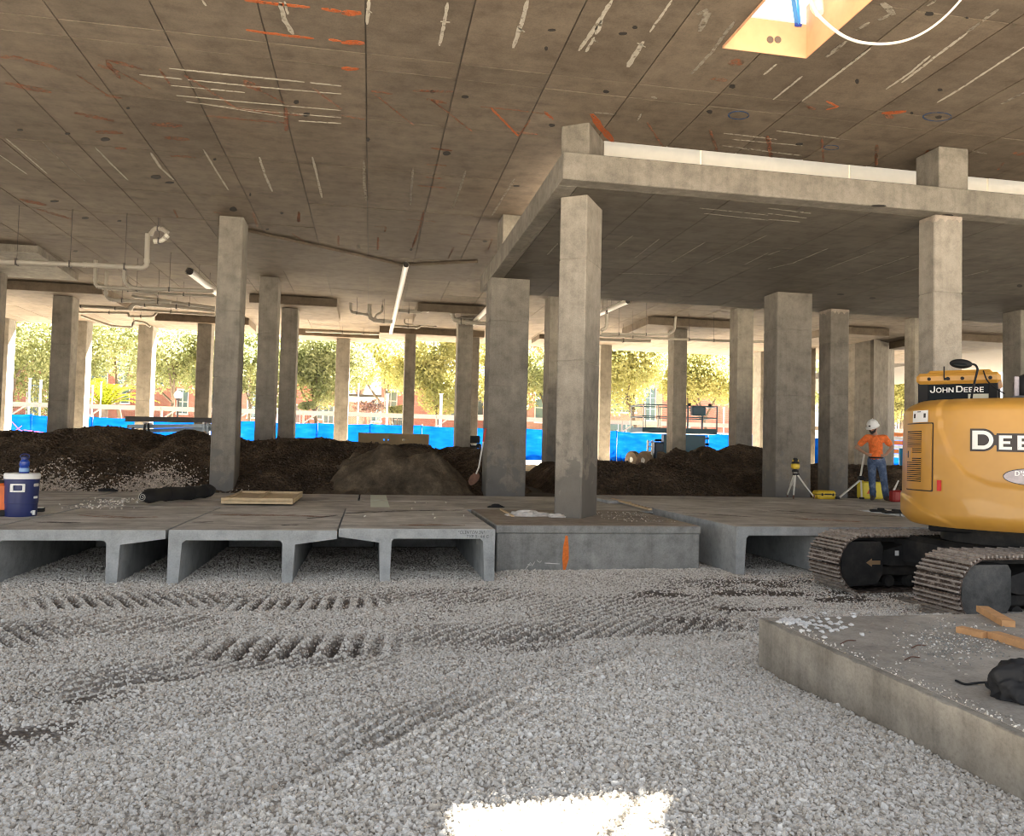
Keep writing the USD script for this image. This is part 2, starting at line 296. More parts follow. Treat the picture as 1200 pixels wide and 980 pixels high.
# --- stones lying loose on the bed: uncountable, one instancer
M_STONE = mat('stone', {'oi': ('object_info', {}), 'r': ('rgb_ramp', {'ramp': [(0, (.56, .50, .42)), (.25, (.74, .69, .61)), (.6, (.85, .81, .74)), (1, (.92, .90, .85))]}), 'g': ('geometry', {}), 'n': ('noise_texture', {'scale': 60.0, 'detail': 3.0}), 'r2': ('rgb_ramp', {'ramp': [(.3, (.82,) * 3), (.7, (1.08,) * 3)]}),
    'm': ('mix_color', {'blend_type': 'multiply', 'fac': 1.0}), 'p': ('principled_bsdf', {'roughness': .85, 'specular_ior_level': .25})}, [('oi.random', 'r.fac'), ('g.position', 'n.vector'), ('n.fac', 'r2.fac'), ('r.color', 'm.a'), ('r2.color', 'm.b'), ('m.result', 'p.base_color')])
def pebble(r, sd_):
    g = np.random.default_rng(sd_); p = g.normal(size=(13, 3)); p /= np.linalg.norm(p, axis=1)[:, None]; p *= g.uniform(.8, 1.15, (13, 1)) * np.array([1.15, .9, .72]) * r
    return VF(mf.Manifold.hull_points(p))
def scatter(name, pos, scl, mats, label, seed, parent=ROOT, cat=None, nproto=5):
    """loose stones as one PointInstancer"""
    g = np.random.default_rng(seed); n = len(pos)
    path = numbered(parent, name); pi = UsdGeom.PointInstancer.Define(stage, path)
    UsdGeom.Scope.Define(stage, path + '/kinds'); rel = pi.CreatePrototypesRel()
    for k in range(nproto):
        q = f'{path}/kinds/pebble' + (f'_{k:03d}' if k else ''); usdkit.mesh(stage, q, pebble(1.0, 100 + k + seed), mats[k % len(mats)]); rel.AddTarget(q)
    pi.CreateProtoIndicesAttr(Vt.IntArray.FromNumpy(g.integers(0, nproto, n).astype(np.int32)))
    pi.CreatePositionsAttr(Vt.Vec3fArray.FromNumpy(np.asarray(pos, np.float32)))
    q = g.normal(size=(n, 4)); q /= np.linalg.norm(q, axis=1)[:, None]
    pi.CreateOrientationsAttr(Vt.QuathArray([Gf.Quath(*map(float, a)) for a in q]))
    pi.CreateScalesAttr(Vt.Vec3fArray.FromNumpy(np.repeat(np.asarray(scl, np.float32)[:, None], 3, 1)))
    return data(Node(path, parent.M), label, cat, None, 'stuff')
def stones(n, x0, x1, y0, y1, r0, r1, seed):
    g = np.random.default_rng(seed); x, y = g.uniform(x0, x1, n), g.uniform(y0, y1, n)
    az = np.degrees(np.arctan2(x, y)) - 10.3; keep = np.abs(az) < 39
    keep &= ~((x > 2.83) & (y < 5.32))
    x, y = x[keep], y[keep]; h, s = height_gravel(x, y); k = g.random(len(x)) > s * 1.05; x, y, h = x[k], y[k], h[k]
    r = g.uniform(r0, r1, len(x)) * np.where(g.random(len(x)) > .93, 1.5, 1.0); return np.stack([x, y, h + r * .25], -1), r
A = [stones(52000, -2.4, 2.9, 2.1, 4.4, .0075, .0145, 1), stones(50000, -3.4, 4.0, 4.3, 6.4, .008, .0135, 2), stones(62000, -4.6, 6.2, 6.3, 8.6, .008, .013, 3), stones(50000, -5.6, 7.2, 8.5, 10.6, .008, .013, 4), stones(26000, -4.2, 7.0, 10.5, 13.0, .009, .013, 5)]
scatter('gravel', np.vstack([a[0] for a in A]), np.concatenate([a[1] for a in A]), [M_STONE], 'loose white crushed gravel covering the foreground ground', 11, cat='gravel')
# --- outer ground
M_SOIL = concrete('pit_soil', (.035, .028, .022), (.055, .043, .034), (.09, .07, .055), rough=.95, big=.8, mid=5.0, bump=.03)
M_PAVE = concrete('street_ground', (.55, .50, .41), (.62, .57, .47), (.70, .65, .55), rough=.95, big=.2, mid=1.5)
M_YARD = concrete('yard_soil', (.09, .075, .06), (.13, .11, .085), (.17, .145, .115), rough=.95, big=.2, mid=1.5)
M_SAND = concrete('sandy_ground', (.40, .34, .25), (.50, .43, .33), (.58, .52, .41), rough=.95, big=.4, mid=3.0, bump=.02)
X, Y = np.meshgrid(np.linspace(-32, 36, 69), np.linspace(16.9, 37.2, 34)); Z = .56 + np.clip((Y - 22) / 10, 0, 1) * .42 + .12 * (meshkit.fbm(np.stack([X, Y, 0 * X], -1) * .6, 4, 2) - .5)
i = (np.arange(33)[:, None] * 69 + np.arange(68)).ravel(); V_ = np.stack([X, Y, Z], -1).reshape(-1, 3); Q_ = np.stack([i, i + 1, i + 70, i + 69], 1); near_ = V_[Q_][:, 0, 1] < 28.4
obj('pit_floor', (V_, Q_[near_]), M_SOIL, gnd, smooth=True); obj('sandy_verge', (V_, Q_[~near_]), M_SAND, gnd, smooth=True)
obj('street', box(-160, 200, 37.0, 260, -.5, .93), M_PAVE, gnd, smooth=False)
obj('yard', box(-160, 200, -160, 37.0, -.6, -.13), M_YARD, gnd, smooth=False)
obj('pit_bank', box(-32, 36, 16.9, 17.1, -.3, .56), M_SOIL, gnd, smooth=False)

# --- high ceiling slab: cast concrete with form-panel imprints, each panel its own piece
ceil = thing('ceiling', 'brown cast concrete ceiling slab with form-panel seams and sprayed layout lines', None, kind='structure')
hole = Polygon([(4.13, 7.0), (5.27, 7.0), (5.27, 8.82), (4.13, 8.82)])
well = sbox(3.6, 12.0, 26, 19.3)
outline = unary_union([sbox(-28, 6.6, 36, 37.4), sbox(29, 37, 36, 56)]).difference(well).difference(hole)
obj('slab', prism(outline, ZC + .014, ZC + .40), M_CEILJ, ceil, smooth=False)
ys = [6.6, 7.62, 10.0, 10.42, 12.05, 14.25, 16.62, 18.5, 20.9, 23.3, 25.7, 28.1, 30.5, 32.9, 35.3, 37.4]
xs = [-3.86 + 1.219 * k for k in range(-12, 27)]
cnt = 0
for j in range(len(ys) - 1):
    for a, b in zip(xs[:-1], xs[1:]):
        if ys[j] < 7 and not (-6 < a < 12): continue
        if ys[j] > 20 and (a < -17 or cnt > 560): continue
        q = sbox(a + .009, ys[j] + .007, b - .009, ys[j + 1] - .007).intersection(outline)
        if q.is_empty or q.area < .05: continue
        dz = rng.uniform(-.0025, .0025)
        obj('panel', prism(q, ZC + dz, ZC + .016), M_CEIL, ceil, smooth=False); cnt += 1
M_LINER = plain('tan_form_liner', (.56, .315, .18), .7, var=.08)
th = .012
obj('opening_liner', cat(box(4.132, 4.144, 7.0, 8.81, ZC - .03, 7.15), box(5.256, 5.268, 7.0, 8.81, ZC - .03, 7.36), box(4.132, 5.268, 8.802, 8.814, ZC - .03, 7.12), box(4.132, 5.268, 7.002, 7.014, ZC - .03, 7.12)), M_LINER, ceil, smooth=False, label='tan plywood liner of the roof opening')
# drop panels above the rear columns
for x0, x1, y0, y1, t in ((-12.0, -8.85, 27.5, 30.6, .285), (-4.2, -1.28, 27.5, 30.6, .285), (1.5, 3.98, 27.4, 30.6, .285), (10.1, 13.5, 27.55, 30.6, .285), (17.6, 20.0, 27.3, 30.6, .285), (22.4, 26.4, 27.4, 30.6, .285),
                        (-3.32, .5, 35.2, 36.8, .285), (.25, 4.74, 33.2, 35.1, .285), (-8.6, -5.0, 32.9, 35, .285), (7.2, 9.2, 33.3, 35, .2)):
    obj('drop_panel', box(x0, x1, y0, y1, ZC - t, ZC + .03, .01), M_CEIL, ceil)
obj('drop_panel', prism(Polygon([(-11.6, 22.25), (-8.75, 22.2), (-8.75, 22.2), (-9.0, 25.8), (-11.6, 25.8)]), ZC - .20, ZC + .02), M_BEAM, ceil, smooth=False)
obj('drop_panel', prism(Polygon([(-3.6, 18.7), (-1.5, 20.05), (.75, 21.6), (2.7, 20.6), (2.7, 23.2), (-3.6, 23.2)]), ZC - .06, ZC + .02), M_CEIL, ceil, smooth=False)
# --- low slab with edge beam
low = thing('ceiling', 'lower concrete slab in front of the excavator with a thick front edge', None, kind='structure')
LX0, LX1, LY0, LY1 = 2.62, 26.0, 10.78, 19.3
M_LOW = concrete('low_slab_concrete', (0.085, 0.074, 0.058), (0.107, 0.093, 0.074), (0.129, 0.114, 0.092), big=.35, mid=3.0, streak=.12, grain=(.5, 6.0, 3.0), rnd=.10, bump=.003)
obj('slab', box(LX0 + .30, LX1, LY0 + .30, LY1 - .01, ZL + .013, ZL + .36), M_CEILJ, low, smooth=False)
obj('edge_beam', cat(box(LX0, LX1, LY0, LY0 + .3, ZL, ZL + .40, .012), box(LX0, LX0 + .3, LY0 + .3, LY1, ZL, ZL + .40, .012)), M_BEAM, low)
for a, b in zip(np.arange(LX0 + .3, LX1 - 1.2, 1.219), np.arange(LX0 + .3 + 1.219, LX1, 1.219)):
    for c, d in zip([LY0 + .3, 13.45, 15.9, 18.3], [13.45, 15.9, 18.3, LY1]):
        if a > 21 and c < 15: continue
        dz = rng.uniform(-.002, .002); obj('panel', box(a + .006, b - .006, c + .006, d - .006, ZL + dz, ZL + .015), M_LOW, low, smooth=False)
M_CREAM = plain('cream_board', (.78, .72, .60), .8, var=.05)
ww = thing('wall_rear', 'cream board wall standing on the lower slab behind the open gap', None, kind='structure')
for a, b in ((3.7, 5.6), (5.62, 8.5), (8.52, 11.4), (11.42, 14.3), (14.32, 18), (18.02, 22), (22.02, 26)): obj('board', box(a, b, 12.75, 12.85, ZL + .40, 9.6, .01), M_CREAM, ww)

# --- columns
def column(label, x0, x1, y0, y1, z0, z1, joints=(), m=None, rot=0.0, pivot=None, chip=0):
    c = .018; ring = lambda i: np.array([(x0 + c + i, y0 + i), (x1 - c - i, y0 + i), (x1 - i, y0 + c + i), (x1 - i, y1 - c - i), (x1 - c - i, y1 - i), (x0 + c + i, y1 - i), (x0 + i, y1 - c - i), (x0 + i, y0 + c + i)])
    zz = [(z0, 0)]
    for k in sorted(joints): zz += [(k - .012, 0), (k - .006, .009), (k + .006, .009), (k + .012, 0)]
    zz += [(z1, 0)]
    m_ = rings([np.column_stack([ring(i), np.full(8, z)]) for z, i in zz])
    if rot:
        p = np.array([*(pivot or ((x0 + x1) / 2, (y0 + y1) / 2)), 0]); m_ = T((m_[0] - p, m_[1]), rz=rot); m_ = (m_[0] + p, m_[1])
    t = thing('concrete_column', label, 'column', ((x0 + x1) / 2 if not rot else m_[0][:, 0].mean(), (y0 + y1) / 2 if not rot else m_[0][:, 1].mean(), z0), kind='thing')
    obj('shaft', m_, m or M_COL, t)
    if chip:                                                           # ragged grout collar where the shaft meets the slab
        g = np.random.default_rng(chip); b = m_[0].min(0), m_[0].max(0); n = 40; pts = []
        hull = np.array(Polygon(m_[0][:8, :2]).buffer(.006).exterior.coords); ln = LineString(hull)
        loops = [[], []]
        for u in np.linspace(0, 1, n, endpoint=False):
            p = ln.interpolate(u, normalized=True); loops[0].append((p.x, p.y, z1 - .05 - .10 * g.random() ** 2)); loops[1].append((p.x, p.y, z1))
        obj('grout_collar', rings([np.array(l) for l in loops]), M_DUST, t)
    return t
YB = 28.2
C = [
 ('weathered concrete column standing alone left of the middle, beside the black roll', -3.46, -2.94, 18.05, 18.75, .45, ZC - .004, (3.1, 4.6), M_COL),
 ('tall grey column behind the dirt pile, nearest right of the lone left column', -3.44, -2.89, 24.4, 25.1, .5, ZC - .004, (3.1, 5.0), M_COL),
 ('grey column half hidden behind the second column of the left row', -3.2, -2.65, YB, YB + .65, .6, 6.43, (3.3, 5.0), M_COL),
 ('pale column at the far edge between the blue fence stretches, left of the plywood board', -1.62, -1.02, 35.6, 36.2, .7, 6.43, (3.4,), M_COL),
 ('far edge column rising behind the plywood board', 1.34, 1.80, 33.25, 33.9, .7, 6.43, (3.4, 4.9), M_COL),
 ('far edge column left of the wide flat pier, black box at its foot', 4.12, 4.55, 33.3, 33.95, .7, 6.43, (3.4, 4.9), M_COL),
 ('slim pale column at the far edge showing just left of the black box', 4.15, 4.7, 36.6, 37.2, .8, ZC - .004, (3.4,), M_COL),
 ('dark column hidden behind the left edge of the wide middle column', 3.05, 3.6, YB, YB + .65, .6, 6.43, (3.4,), M_COL),
 ('wide flat concrete pier with a damp patch low down, left of the patched column', 2.62, 3.53, 17.5, 18.2, .45, ZL - .004, (3.1, 4.6), M_COL),
 ('column partly hidden behind the patched column on its left side', 5.64, 6.25, 24.6, 25.35, .4, ZC - .004, (3.2, 5.1), M_COL),
 ('pale far edge column just right of the patched column', 10.71, 11.26, 35.6, 36.2, .7, ZC - .004, (3.2,), M_COL),
 ('column standing in front of the scissor lift', 11.4, 11.95, YB, YB + .62, .6, 6.43, (3.2, 4.8), M_COL),
 ('column right of the scissor lift with a dark front face', 12.38, 12.98, 24.9, 25.5, .5, ZC - .004, (3.2, 5.0), M_COL),
 ('pale far column with a bright left side, between two nearer columns on the right', 18.81, 19.3, 35.3, 36.1, .7, ZC - .004, (3.2, 5.0), M_COL),
 ('wide concrete pier behind the yellow survey tripod', 9.52, 10.44, 17.1, 17.75, .45, ZL - .004, (3.1, 4.7), M_COL),
 ('column with a broken top between the survey tripod and the worker', 11.95, 12.5, 18.7, 19.25, .45, ZL - .004, (3.3, 4.7), M_COL),
 ('dark fronted column behind the left edge of the excavator cab', 19.1, 19.65, 24.7, 25.25, .4, ZC - .004, (3.3, 4.8), M_COL),
 ('column at the right edge of the view beyond the excavator', 16.55, 17.2, 17.4, 18.0, .4, ZL - .004, (3.3, 4.7), M_COL),
 ('shadowed column cut by the left edge of the view', -11.5, -10.85, 25.1, 25.5, .5, ZC - .206, (3.1, 4.8), M_COL),
 ('broad grey column on the left in front of the brick building', -10.6, -9.98, YB, YB + .62, .6, 6.43, (2.9, 4.8), M_COL),
 ('pale far column with a sunlit side, right behind the broad left column', -12.75, -12.15, 36.1, 36.8, .8, ZC - .004, (3.4,), M_COL),
 ('beige far column with a white sunlit side, right of the palm', -10.2, -9.6, 36.5, 37.2, .8, ZC - .004, (3.4, 4.9), M_COL),
 ('dark far column behind the stacked steel beams', -7.02, -6.47, 33.1, 33.7, .7, 6.43, (3.4, 4.9), M_COL),
 ('far column with a sunlit side at the left edge of the view', -15.95, -15.35, 36.4, 37.1, .8, ZC - .004, (3.4, 4.9), M_COL),
 ('pale pier seen in the slot behind the wide right pier', 19.9, 20.6, 33.4, 34.0, .8, ZC - .004, (3.4,), M_COL),
 ('nearest column on the right, rising through the beam above the excavator cab', 8.80, 9.32, 10.93, 11.3, .60, ZL - .004, (4.35,), M_COLP)]
for c in C: column(*c[:-1], m=c[-1], chip={'nearest': 5, 'column with': 6}.get(c[0][:7] if c[0].startswith('nearest') else c[0][:11], 0))
# the patched column stands turned on its footing: front corner at (3.16, 11.37), turned 33 degrees
def turned(x0, x1, y0, y1): 
    th_ = math.radians(33.0); u = np.array([math.cos(th_), -math.sin(th_)]); v = np.array([math.sin(th_), math.cos(th_)]); o = np.array([3.16, 11.37])
    return [o + u * a + v * b for a, b in ((x0, y0), (x1, y0), (x1, y1), (x0, y1))]
def turned_column(t, name, z0, z1, joints, m, g=0.0):
    q = Polygon(turned(-.436 - g, g, -g, .829 + g)); b = np.array(q.buffer(-.02).buffer(.02, quad_segs=1).exterior.coords)[:-1]
    if not q.exterior.is_ccw: b = b[::-1] if Polygon(b).exterior.is_ccw is False else b
    b = np.array(Polygon(b).exterior.coords)[:-1]; b = b if Polygon(b).exterior.is_ccw else b[::-1]
    c0 = b.mean(0); zz = [(z0, 1)]
    for k in joints: zz += [(k - .012, 1), (k - .006, .975), (k + .006, .975), (k + .012, 1)]
    zz += [(z1, 1)]
    return obj(name, rings([np.column_stack([(b - c0) * s + c0, np.full(len(b), z)]) for z, s in zz]), m, t)
pc = thing('concrete_column', 'patched and blotchy concrete column standing turned on the footing block in the middle', 'column', (3.3, 11.7, .655), kind='thing')
turned_column(pc, 'shaft', .655, 5.597, (3.05, 4.62), M_COLP)
turned_column(pc, 'head', 6.003, ZC - .004, (), M_BEAM, .01)
st = thing('column_stub', 'short column stub joining the beam to the high ceiling on the right', 'column', (9.2, 11.1, 5.99), kind='thing')
obj('shaft', box(8.86, 9.40, 10.9, 11.45, 6.005, ZC - .004, .015), M_BEAM, st)
st = thing('column_stub', 'short column stub on the left rim of the lower slab near its rear corner', 'column', (2.85, 16.6, 5.99), kind='thing')
obj('shaft', box(2.66, 3.2, 16.3, 17.0, 6.005, ZC - .004, .015), M_BEAM, st)
# core wall behind the worker
core = thing('wall_right', 'tall grey concrete core wall with vertical ridges behind the worker', None, kind='structure')
cp = [onz(x, y, ZC)[:2] for x, y in ((986, 398), (1002, 396), (1024, 397), (1041, 402), (1051, 410))]
for (a, b), dep in zip(zip(cp[:-1], cp[1:]), (.0, .12, .0, .1)):
    d = (b - a) / np.linalg.norm(b - a); nrm = np.array([-d[1], d[0]]); nrm = nrm if nrm[1] > 0 else -nrm
    obj('panel', prism(Polygon([a + d * .01 + nrm * dep, b - d * .01 + nrm * dep, b - d * .01 + nrm * 1.2, a + d * .01 + nrm * 1.2]), .4, ZC), M_COL, core, smooth=False)
for px in (902.5, 911.5): p = ony(px, 46.5, 8.80); obj('liner_sleeve', T(lathe([(0, 0), (.045, 0), (.045, .006), (.03, .008), (0, .008)], 16), (p[0], 8.801, p[2]), rx=math.pi / 2), M_CEILJ, ceil)
# ================================================================== PRECAST DECK UNITS, FOOTING, LEDGE
def unit_profile(kind):
    p = [(0, 0), (.125, 0), (.152, .50), (.19, .535), (1.27, .535), (1.30, .50), (1.31, 0), (1.43, 0), (1.45, .485), (1.945, .555), (1.945, .648), (1.935, .655), (.01, .655), (0, .645)]
    if kind == 'L': p = [(1.945 - x, z) for x, z in p][::-1]
    if kind == 'U': p = [(0, 0), (.13, 0), (.16, .50), (.20, .535), (1.58, .535), (1.62, .50), (1.65, 0), (1.78, 0), (1.78, .645), (1.77, .655), (.01, .655), (0, .645)]
    return Polygon(p)
def extrude_y(poly, y0, y1):
    v, f = VF(prism(poly, 0, y1 - y0)); return np.column_stack([v[:, 0], y1 - v[:, 2], v[:, 1]]), f
def deck_unit(label, kind, x, y0, y1, dz, top_w=1.945):
    t = thing('deck_unit', label, 'concrete slab', (x, y0, dz))
    v, f = extrude_y(unit_profile(kind), 0, y1 - y0); obj('channel', (v, f), M_PRE, t, smooth=False, local=True)
    obj('deck_face', box(.006, top_w - .006, .006, y1 - y0 - .006, .650, .6585, .003), M_PRETOP, t, local=True); return t
deck_unit('precast concrete channel slab carrying the blue water cooler, leftmost in the front row', 'R', -6.29, 9.85, 13.15, -.03)
deck_unit('precast concrete channel slab left in the front row, one overhang on its right', 'R', -4.29, 9.80, 13.15, -.03)
deck_unit('precast concrete channel slab second from left, in front of the shallow wooden form', 'R', -2.31, 9.80, 13.15, -.025)
unitC = deck_unit('precast concrete channel slab with handwritten black marks, directly left of the footing block', 'L', -.345, 9.80, 13.15, .0)
deck_unit('precast concrete channel slab right of the footing block, left side wall showing', 'R', 4.99, 10.0, 13.15, .03)
deck_unit('precast concrete channel slab hidden mostly behind the excavator tracks', 'L', 6.96, 10.05, 13.15, .03)
def long_unit(label, x0, x1, y0, dz):
    t = thing('deck_unit', label, 'concrete slab', (x0, y0, dz)); L = x1 - x0
    v, f = VF(prism(unit_profile('U'), 0, L)); v = np.column_stack([v[:, 2], v[:, 0], v[:, 1]])
    obj('channel', (v, f), M_PRE, t, smooth=False, local=True)
    obj('deck_face', box(.006, L - .006, .006, 1.774, .650, .6585, .003), M_PRETOP, t, local=True)
jx = [-11.2, -4.6, .12, 5.0, 9.9, 14.8, 19.0]
nm2 = ['far left', 'between the black roll and the pale sheet strip', 'behind the footing block', 'right of the footing block', 'behind the excavator tracks', 'far right']
for k, (a, b) in enumerate(zip(jx[:-1], jx[1:])):
    long_unit(('long precast slab of the second row, ' + nm2[k]), a + .015, b - .015, 13.17, -.028 if k < 3 else .03)
    long_unit(('long precast slab of the rear row along the dirt, ' + nm2[k].replace('between the black roll and the pale sheet strip', 'left of the pale sheet strip').replace('right of the footing block', 'under the yellow tripod').replace('behind the excavator tracks', 'under the worker')), a + .015 - (.3 if k else 0), b - .015 - .3, 14.97, -.025 if k < 3 else .03)
# marker writing on the front of the third unit
M_INK = plain('marker_ink', (.05, .05, .055), .7)
def text_on_y(parent, name, s, x, y, z, h, m, bold=False, depth=.0015, slant=0.0):
    q = meshkit.text_mesh(s, h, depth, bold=bold); v = np.array(q.vertices)
    obj(name, (np.column_stack([x + v[:, 0] + slant * v[:, 1], y - v[:, 2], z + v[:, 1]]), np.array(q.faces)), m, parent, smooth=False)
text_on_y(unitC, 'handwriting', '"CLINTON IN"', 1.12, 9.80, .598, .036, M_INK, slant=.15)
text_on_y(unitC, 'handwriting', 'TYP 5-46 C', 1.23, 9.80, .548, .036, M_INK, slant=.1)

foot = thing('footing_block', 'big concrete footing block with an orange paint stripe under the patched column', 'concrete block', (3.17, 11.6, 0))
obj('body', box(1.72, 4.62, 10.37, 12.95, -.2, .545, .012), M_FOOT, foot)
obj('cap', box(1.70, 4.635, 10.355, 12.97, .545, .648, .012), M_FOOT, foot)
obj('dusty_top', box(1.72, 4.615, 10.375, 12.95, .645, .654, .003), M_DUST, foot)
M_ORANGE = plain('orange_paint', (.86, .20, .03), .75, var=.25, scale=30); M_CHALK = plain('chalk', (.72, .70, .66), .9)
def stroke_poly(P, w, seed=0, jag=.25, n=None):
    """ragged ribbon polygon along a 2-D polyline"""
    P = np.asarray(P, float); L = LineString(P); n = n or max(4, int(L.length / max(w * 1.2, .03))); g = np.random.default_rng(seed)
    pts = np.array([L.interpolate(t, normalized=True).coords[0] for t in np.linspace(0, 1, n)]); d = np.gradient(pts, axis=0); d /= np.linalg.norm(d, axis=1)[:, None] + 1e-9; nn = np.column_stack([-d[:, 1], d[:, 0]])
    taper = np.minimum(1, np.minimum(np.linspace(0, 1, n), np.linspace(1, 0, n)) * 6 + .45)
    a, b = (w / 2 * taper * g.uniform(1 - jag, 1 + jag, n) for _ in (0, 1)); q = Polygon(np.vstack([pts + nn * a[:, None], (pts - nn * b[:, None])[::-1]])).buffer(0)
    return q
def front_stroke(parent, name, px, y, w, m, seed):
    P = [ony(a, b, y)[[0, 2]] for a, b in px]; v, f = VF(prism(stroke_poly(P, w, seed), 0, .0015)); obj(name, (np.column_stack([v[:, 0], y - v[:, 2], v[:, 1]]), f), m, parent, smooth=False)
front_stroke(foot, 'orange_stripe', [(664, 628), (663, 650), (661, 668)], 10.368, .085, M_ORANGE, 3)
front_stroke(foot, 'chalk_mark', [(638, 660), (656, 661)], 10.368, .012, M_CHALK, 4)
for i, l in enumerate(([(616, 667), (622, 659), (623, 664), (627, 658)], [(629, 656), (632, 660), (635, 657)], [(618, 661), (622, 663)])): front_stroke(foot, 'chalk_mark', l, 10.368, .007, M_CHALK, 5 + i)

ledge = thing('concrete_ledge', 'low concrete slab ledge in the right foreground, strewn with chips and wood offcuts', 'concrete slab', (2.83, 5.3, 0))
g = np.random.default_rng(5); secs = []
for yy in np.concatenate([np.linspace(-2.0, 2.4, 12), np.linspace(2.45, 5.30, 96)]):
    n1 = .010 * (meshkit.noise(np.array([[yy * 6, 0, 3.]]))[0] - .5); c1, c2 = .008 + .03 * max(0, meshkit.noise(np.array([[yy * 9, 2, 1.]]))[0] - .45), .006 + .02 * max(0, meshkit.noise(np.array([[yy * 12, 7, 1.]]))[0] - .4)
    secs.append(np.array([(2.83 + n1, yy, -.2), (2.83 + n1, yy, .30), (2.83 + n1, yy, .5 - c2), (2.83 + n1 + c1, yy, .5), (5.5, yy, .5), (9.0, yy, .5), (9.0, yy, .1), (9.0, yy, -.2)]))
obj('body', rings(secs), M_LEDGE, ledge, smooth=25)
obj('dusty_top', box(2.875, 8.98, -2, 5.285, .497, .504, .002), M_LTOP, ledge)

# ================================================================== DIRT MOUNDS
M_DIRT = mat('dirt', {'g': ('geometry', {}), 'n1': ('noise_texture', {'scale': .9, 'detail': 6.0, 'roughness': .65}), 'n2': ('noise_texture', {'scale': 9.0, 'detail': 6.0, 'roughness': .75}), 'v': ('voronoi_texture', {'scale': 16.0}),
    'r1': ('rgb_ramp', {'ramp': [(.3, (.052, .038, .027)), (.52, (.096, .070, .048)), (.7, (.185, .135, .092))]}), 'r2': ('rgb_ramp', {'ramp': [(.3, (.55,) * 3), (.5, (1,) * 3), (.72, (1.7, 1.6, 1.45))]}),
    'm': ('mix_color', {'blend_type': 'multiply', 'fac': 1.0, 'use_clamp': False}), 'p': ('principled_bsdf', {'roughness': .95, 'specular_ior_level': .15}), 'ad': ('math', {'math_type': 'subtract'}), 'b': ('bump', {'strength': .9, 'distance': .08})},
    [('g.position', 'n1.vector'), ('g.position', 'n2.vector'), ('g.position', 'v.vector'), ('n1.fac', 'r1.fac'), ('n2.fac', 'r2.fac'), ('r1.color', 'm.a'), ('r2.color', 'm.b'), ('m.result', 'p.base_color'), ('n2.fac', 'ad.value1'), ('v.distance', 'ad.value2'), ('ad.value', 'b.height'), ('b.normal', 'p.normal')])
def fade(x, y, x0, x1, y0, y1, wx, wy0, wy1):
    s = lambda t: np.clip(t, 0, 1) ** 2 * (3 - 2 * np.clip(t, 0, 1))
    return s((x - x0) / wx) * s((x1 - x) / wx) * s((y - y0) / wy0) * s((y1 - y) / wy1)
def lump(x, y, sc, amp, seed):
    P = np.stack([x * sc, y * sc, 0 * x], -1); return amp * (meshkit.fbm(P, 5, seed) - .5) * 2
def mound(label, x0, x1, y0, y1, fn, m=M_DIRT, step=.09, base=.45):
    xs_, ys_ = np.arange(x0, x1 + step, step), np.arange(y0, y1 + step, step); X, Y = np.meshgrid(xs_, ys_); n, k = len(xs_), len(ys_)
    i = (np.arange(k - 1)[:, None] * n + np.arange(n - 1)).ravel(); v = np.stack([X, Y, np.maximum(fn(X, Y), base - .05)], -1).reshape(-1, 3); f = np.stack([i, i + 1, i + n + 1, i + n], 1)
    keep = v[f][:, :, 2].max(1) > base + .03; f = f[keep]; used = np.unique(f); mp_ = np.zeros(len(v), int); mp_[used] = np.arange(len(used))
    t = obj('dirt_mound', (v[used], mp_[f]), m, smooth=True, label=label, cat='dirt mound', kind='thing'); return fn
crest = [(-40, 505), (0, 506), (60, 507), (85, 501), (102, 504), (140, 500), (165, 506), (200, 511), (228, 504), (245, 510), (300, 517), (328, 513), (380, 512), (415, 518), (440, 520), (455, 524), (468, 520), (485, 520), (500, 522), (515, 526), (530, 522), (545, 522), (562, 524), (580, 533)]
cxz = np.array([ony(a, b + 1, 22.4)[[0, 2]] for a, b in crest])
def left_ridge(x, y):
    zc = np.interp(x, cxz[:, 0], cxz[:, 1]); u = np.where(y < 22.4, np.clip((y - 17.35) / 5.05, 0, 1), np.clip((27.0 - y) / 4.6, 0, 1))
    prof = np.sin(u * math.pi / 2) ** 1.25; return .45 + (zc - .45) * prof * np.clip((4.2 - x) / 1.2, 0, 1) ** .6 + lump(x, y, .9, .22, 3) * np.clip(u * 5, 0, 1) * np.clip((22.6 - y) / 1.2, .15, 1) + lump(x, y, 2.6, .12, 8) * np.clip(u * 6, 0, 1) * np.clip((22.6 - y) / 1.2, .2, 1) + lump(x, y, 6, .05, 9) * np.clip(u * 6, 0, 1)
mound('long ridge of dark excavated dirt behind the left half of the deck', -16, 4.2, 17.3, 27.0, left_ridge, step=.10)
def front_pile(x, y):
    f_ = fade(x, y, -1.7, 3.1, 17.1, 21.0, 1.7, 1.3, 1.6); return .42 + f_ * (1.02 + .18 * np.exp(-((x - .5) / .5) ** 2) + .1 * np.exp(-((x - 1.6) / .5) ** 2) - .12 * np.exp(-((x - 2.6) / .4) ** 2)) + lump(x, y, 1.5, .34, 14) * np.clip(f_ * 3, 0, 1) + lump(x, y, 5, .12, 15) * np.clip(f_ * 5, 0, 1)
M_DIRT2 = concrete('straw_dirt', (.055, .042, .028), (.105, .080, .053), (.20, .155, .10), rough=.95, big=3.0, mid=14.0, bump=.05)
mound('smaller lighter brown dirt pile mixed with straw, in front of the plywood board', -1.8, 3.2, 17.05, 21.2, front_pile, M_DIRT2, step=.07)
pk = ony(797, 529, 20.6)
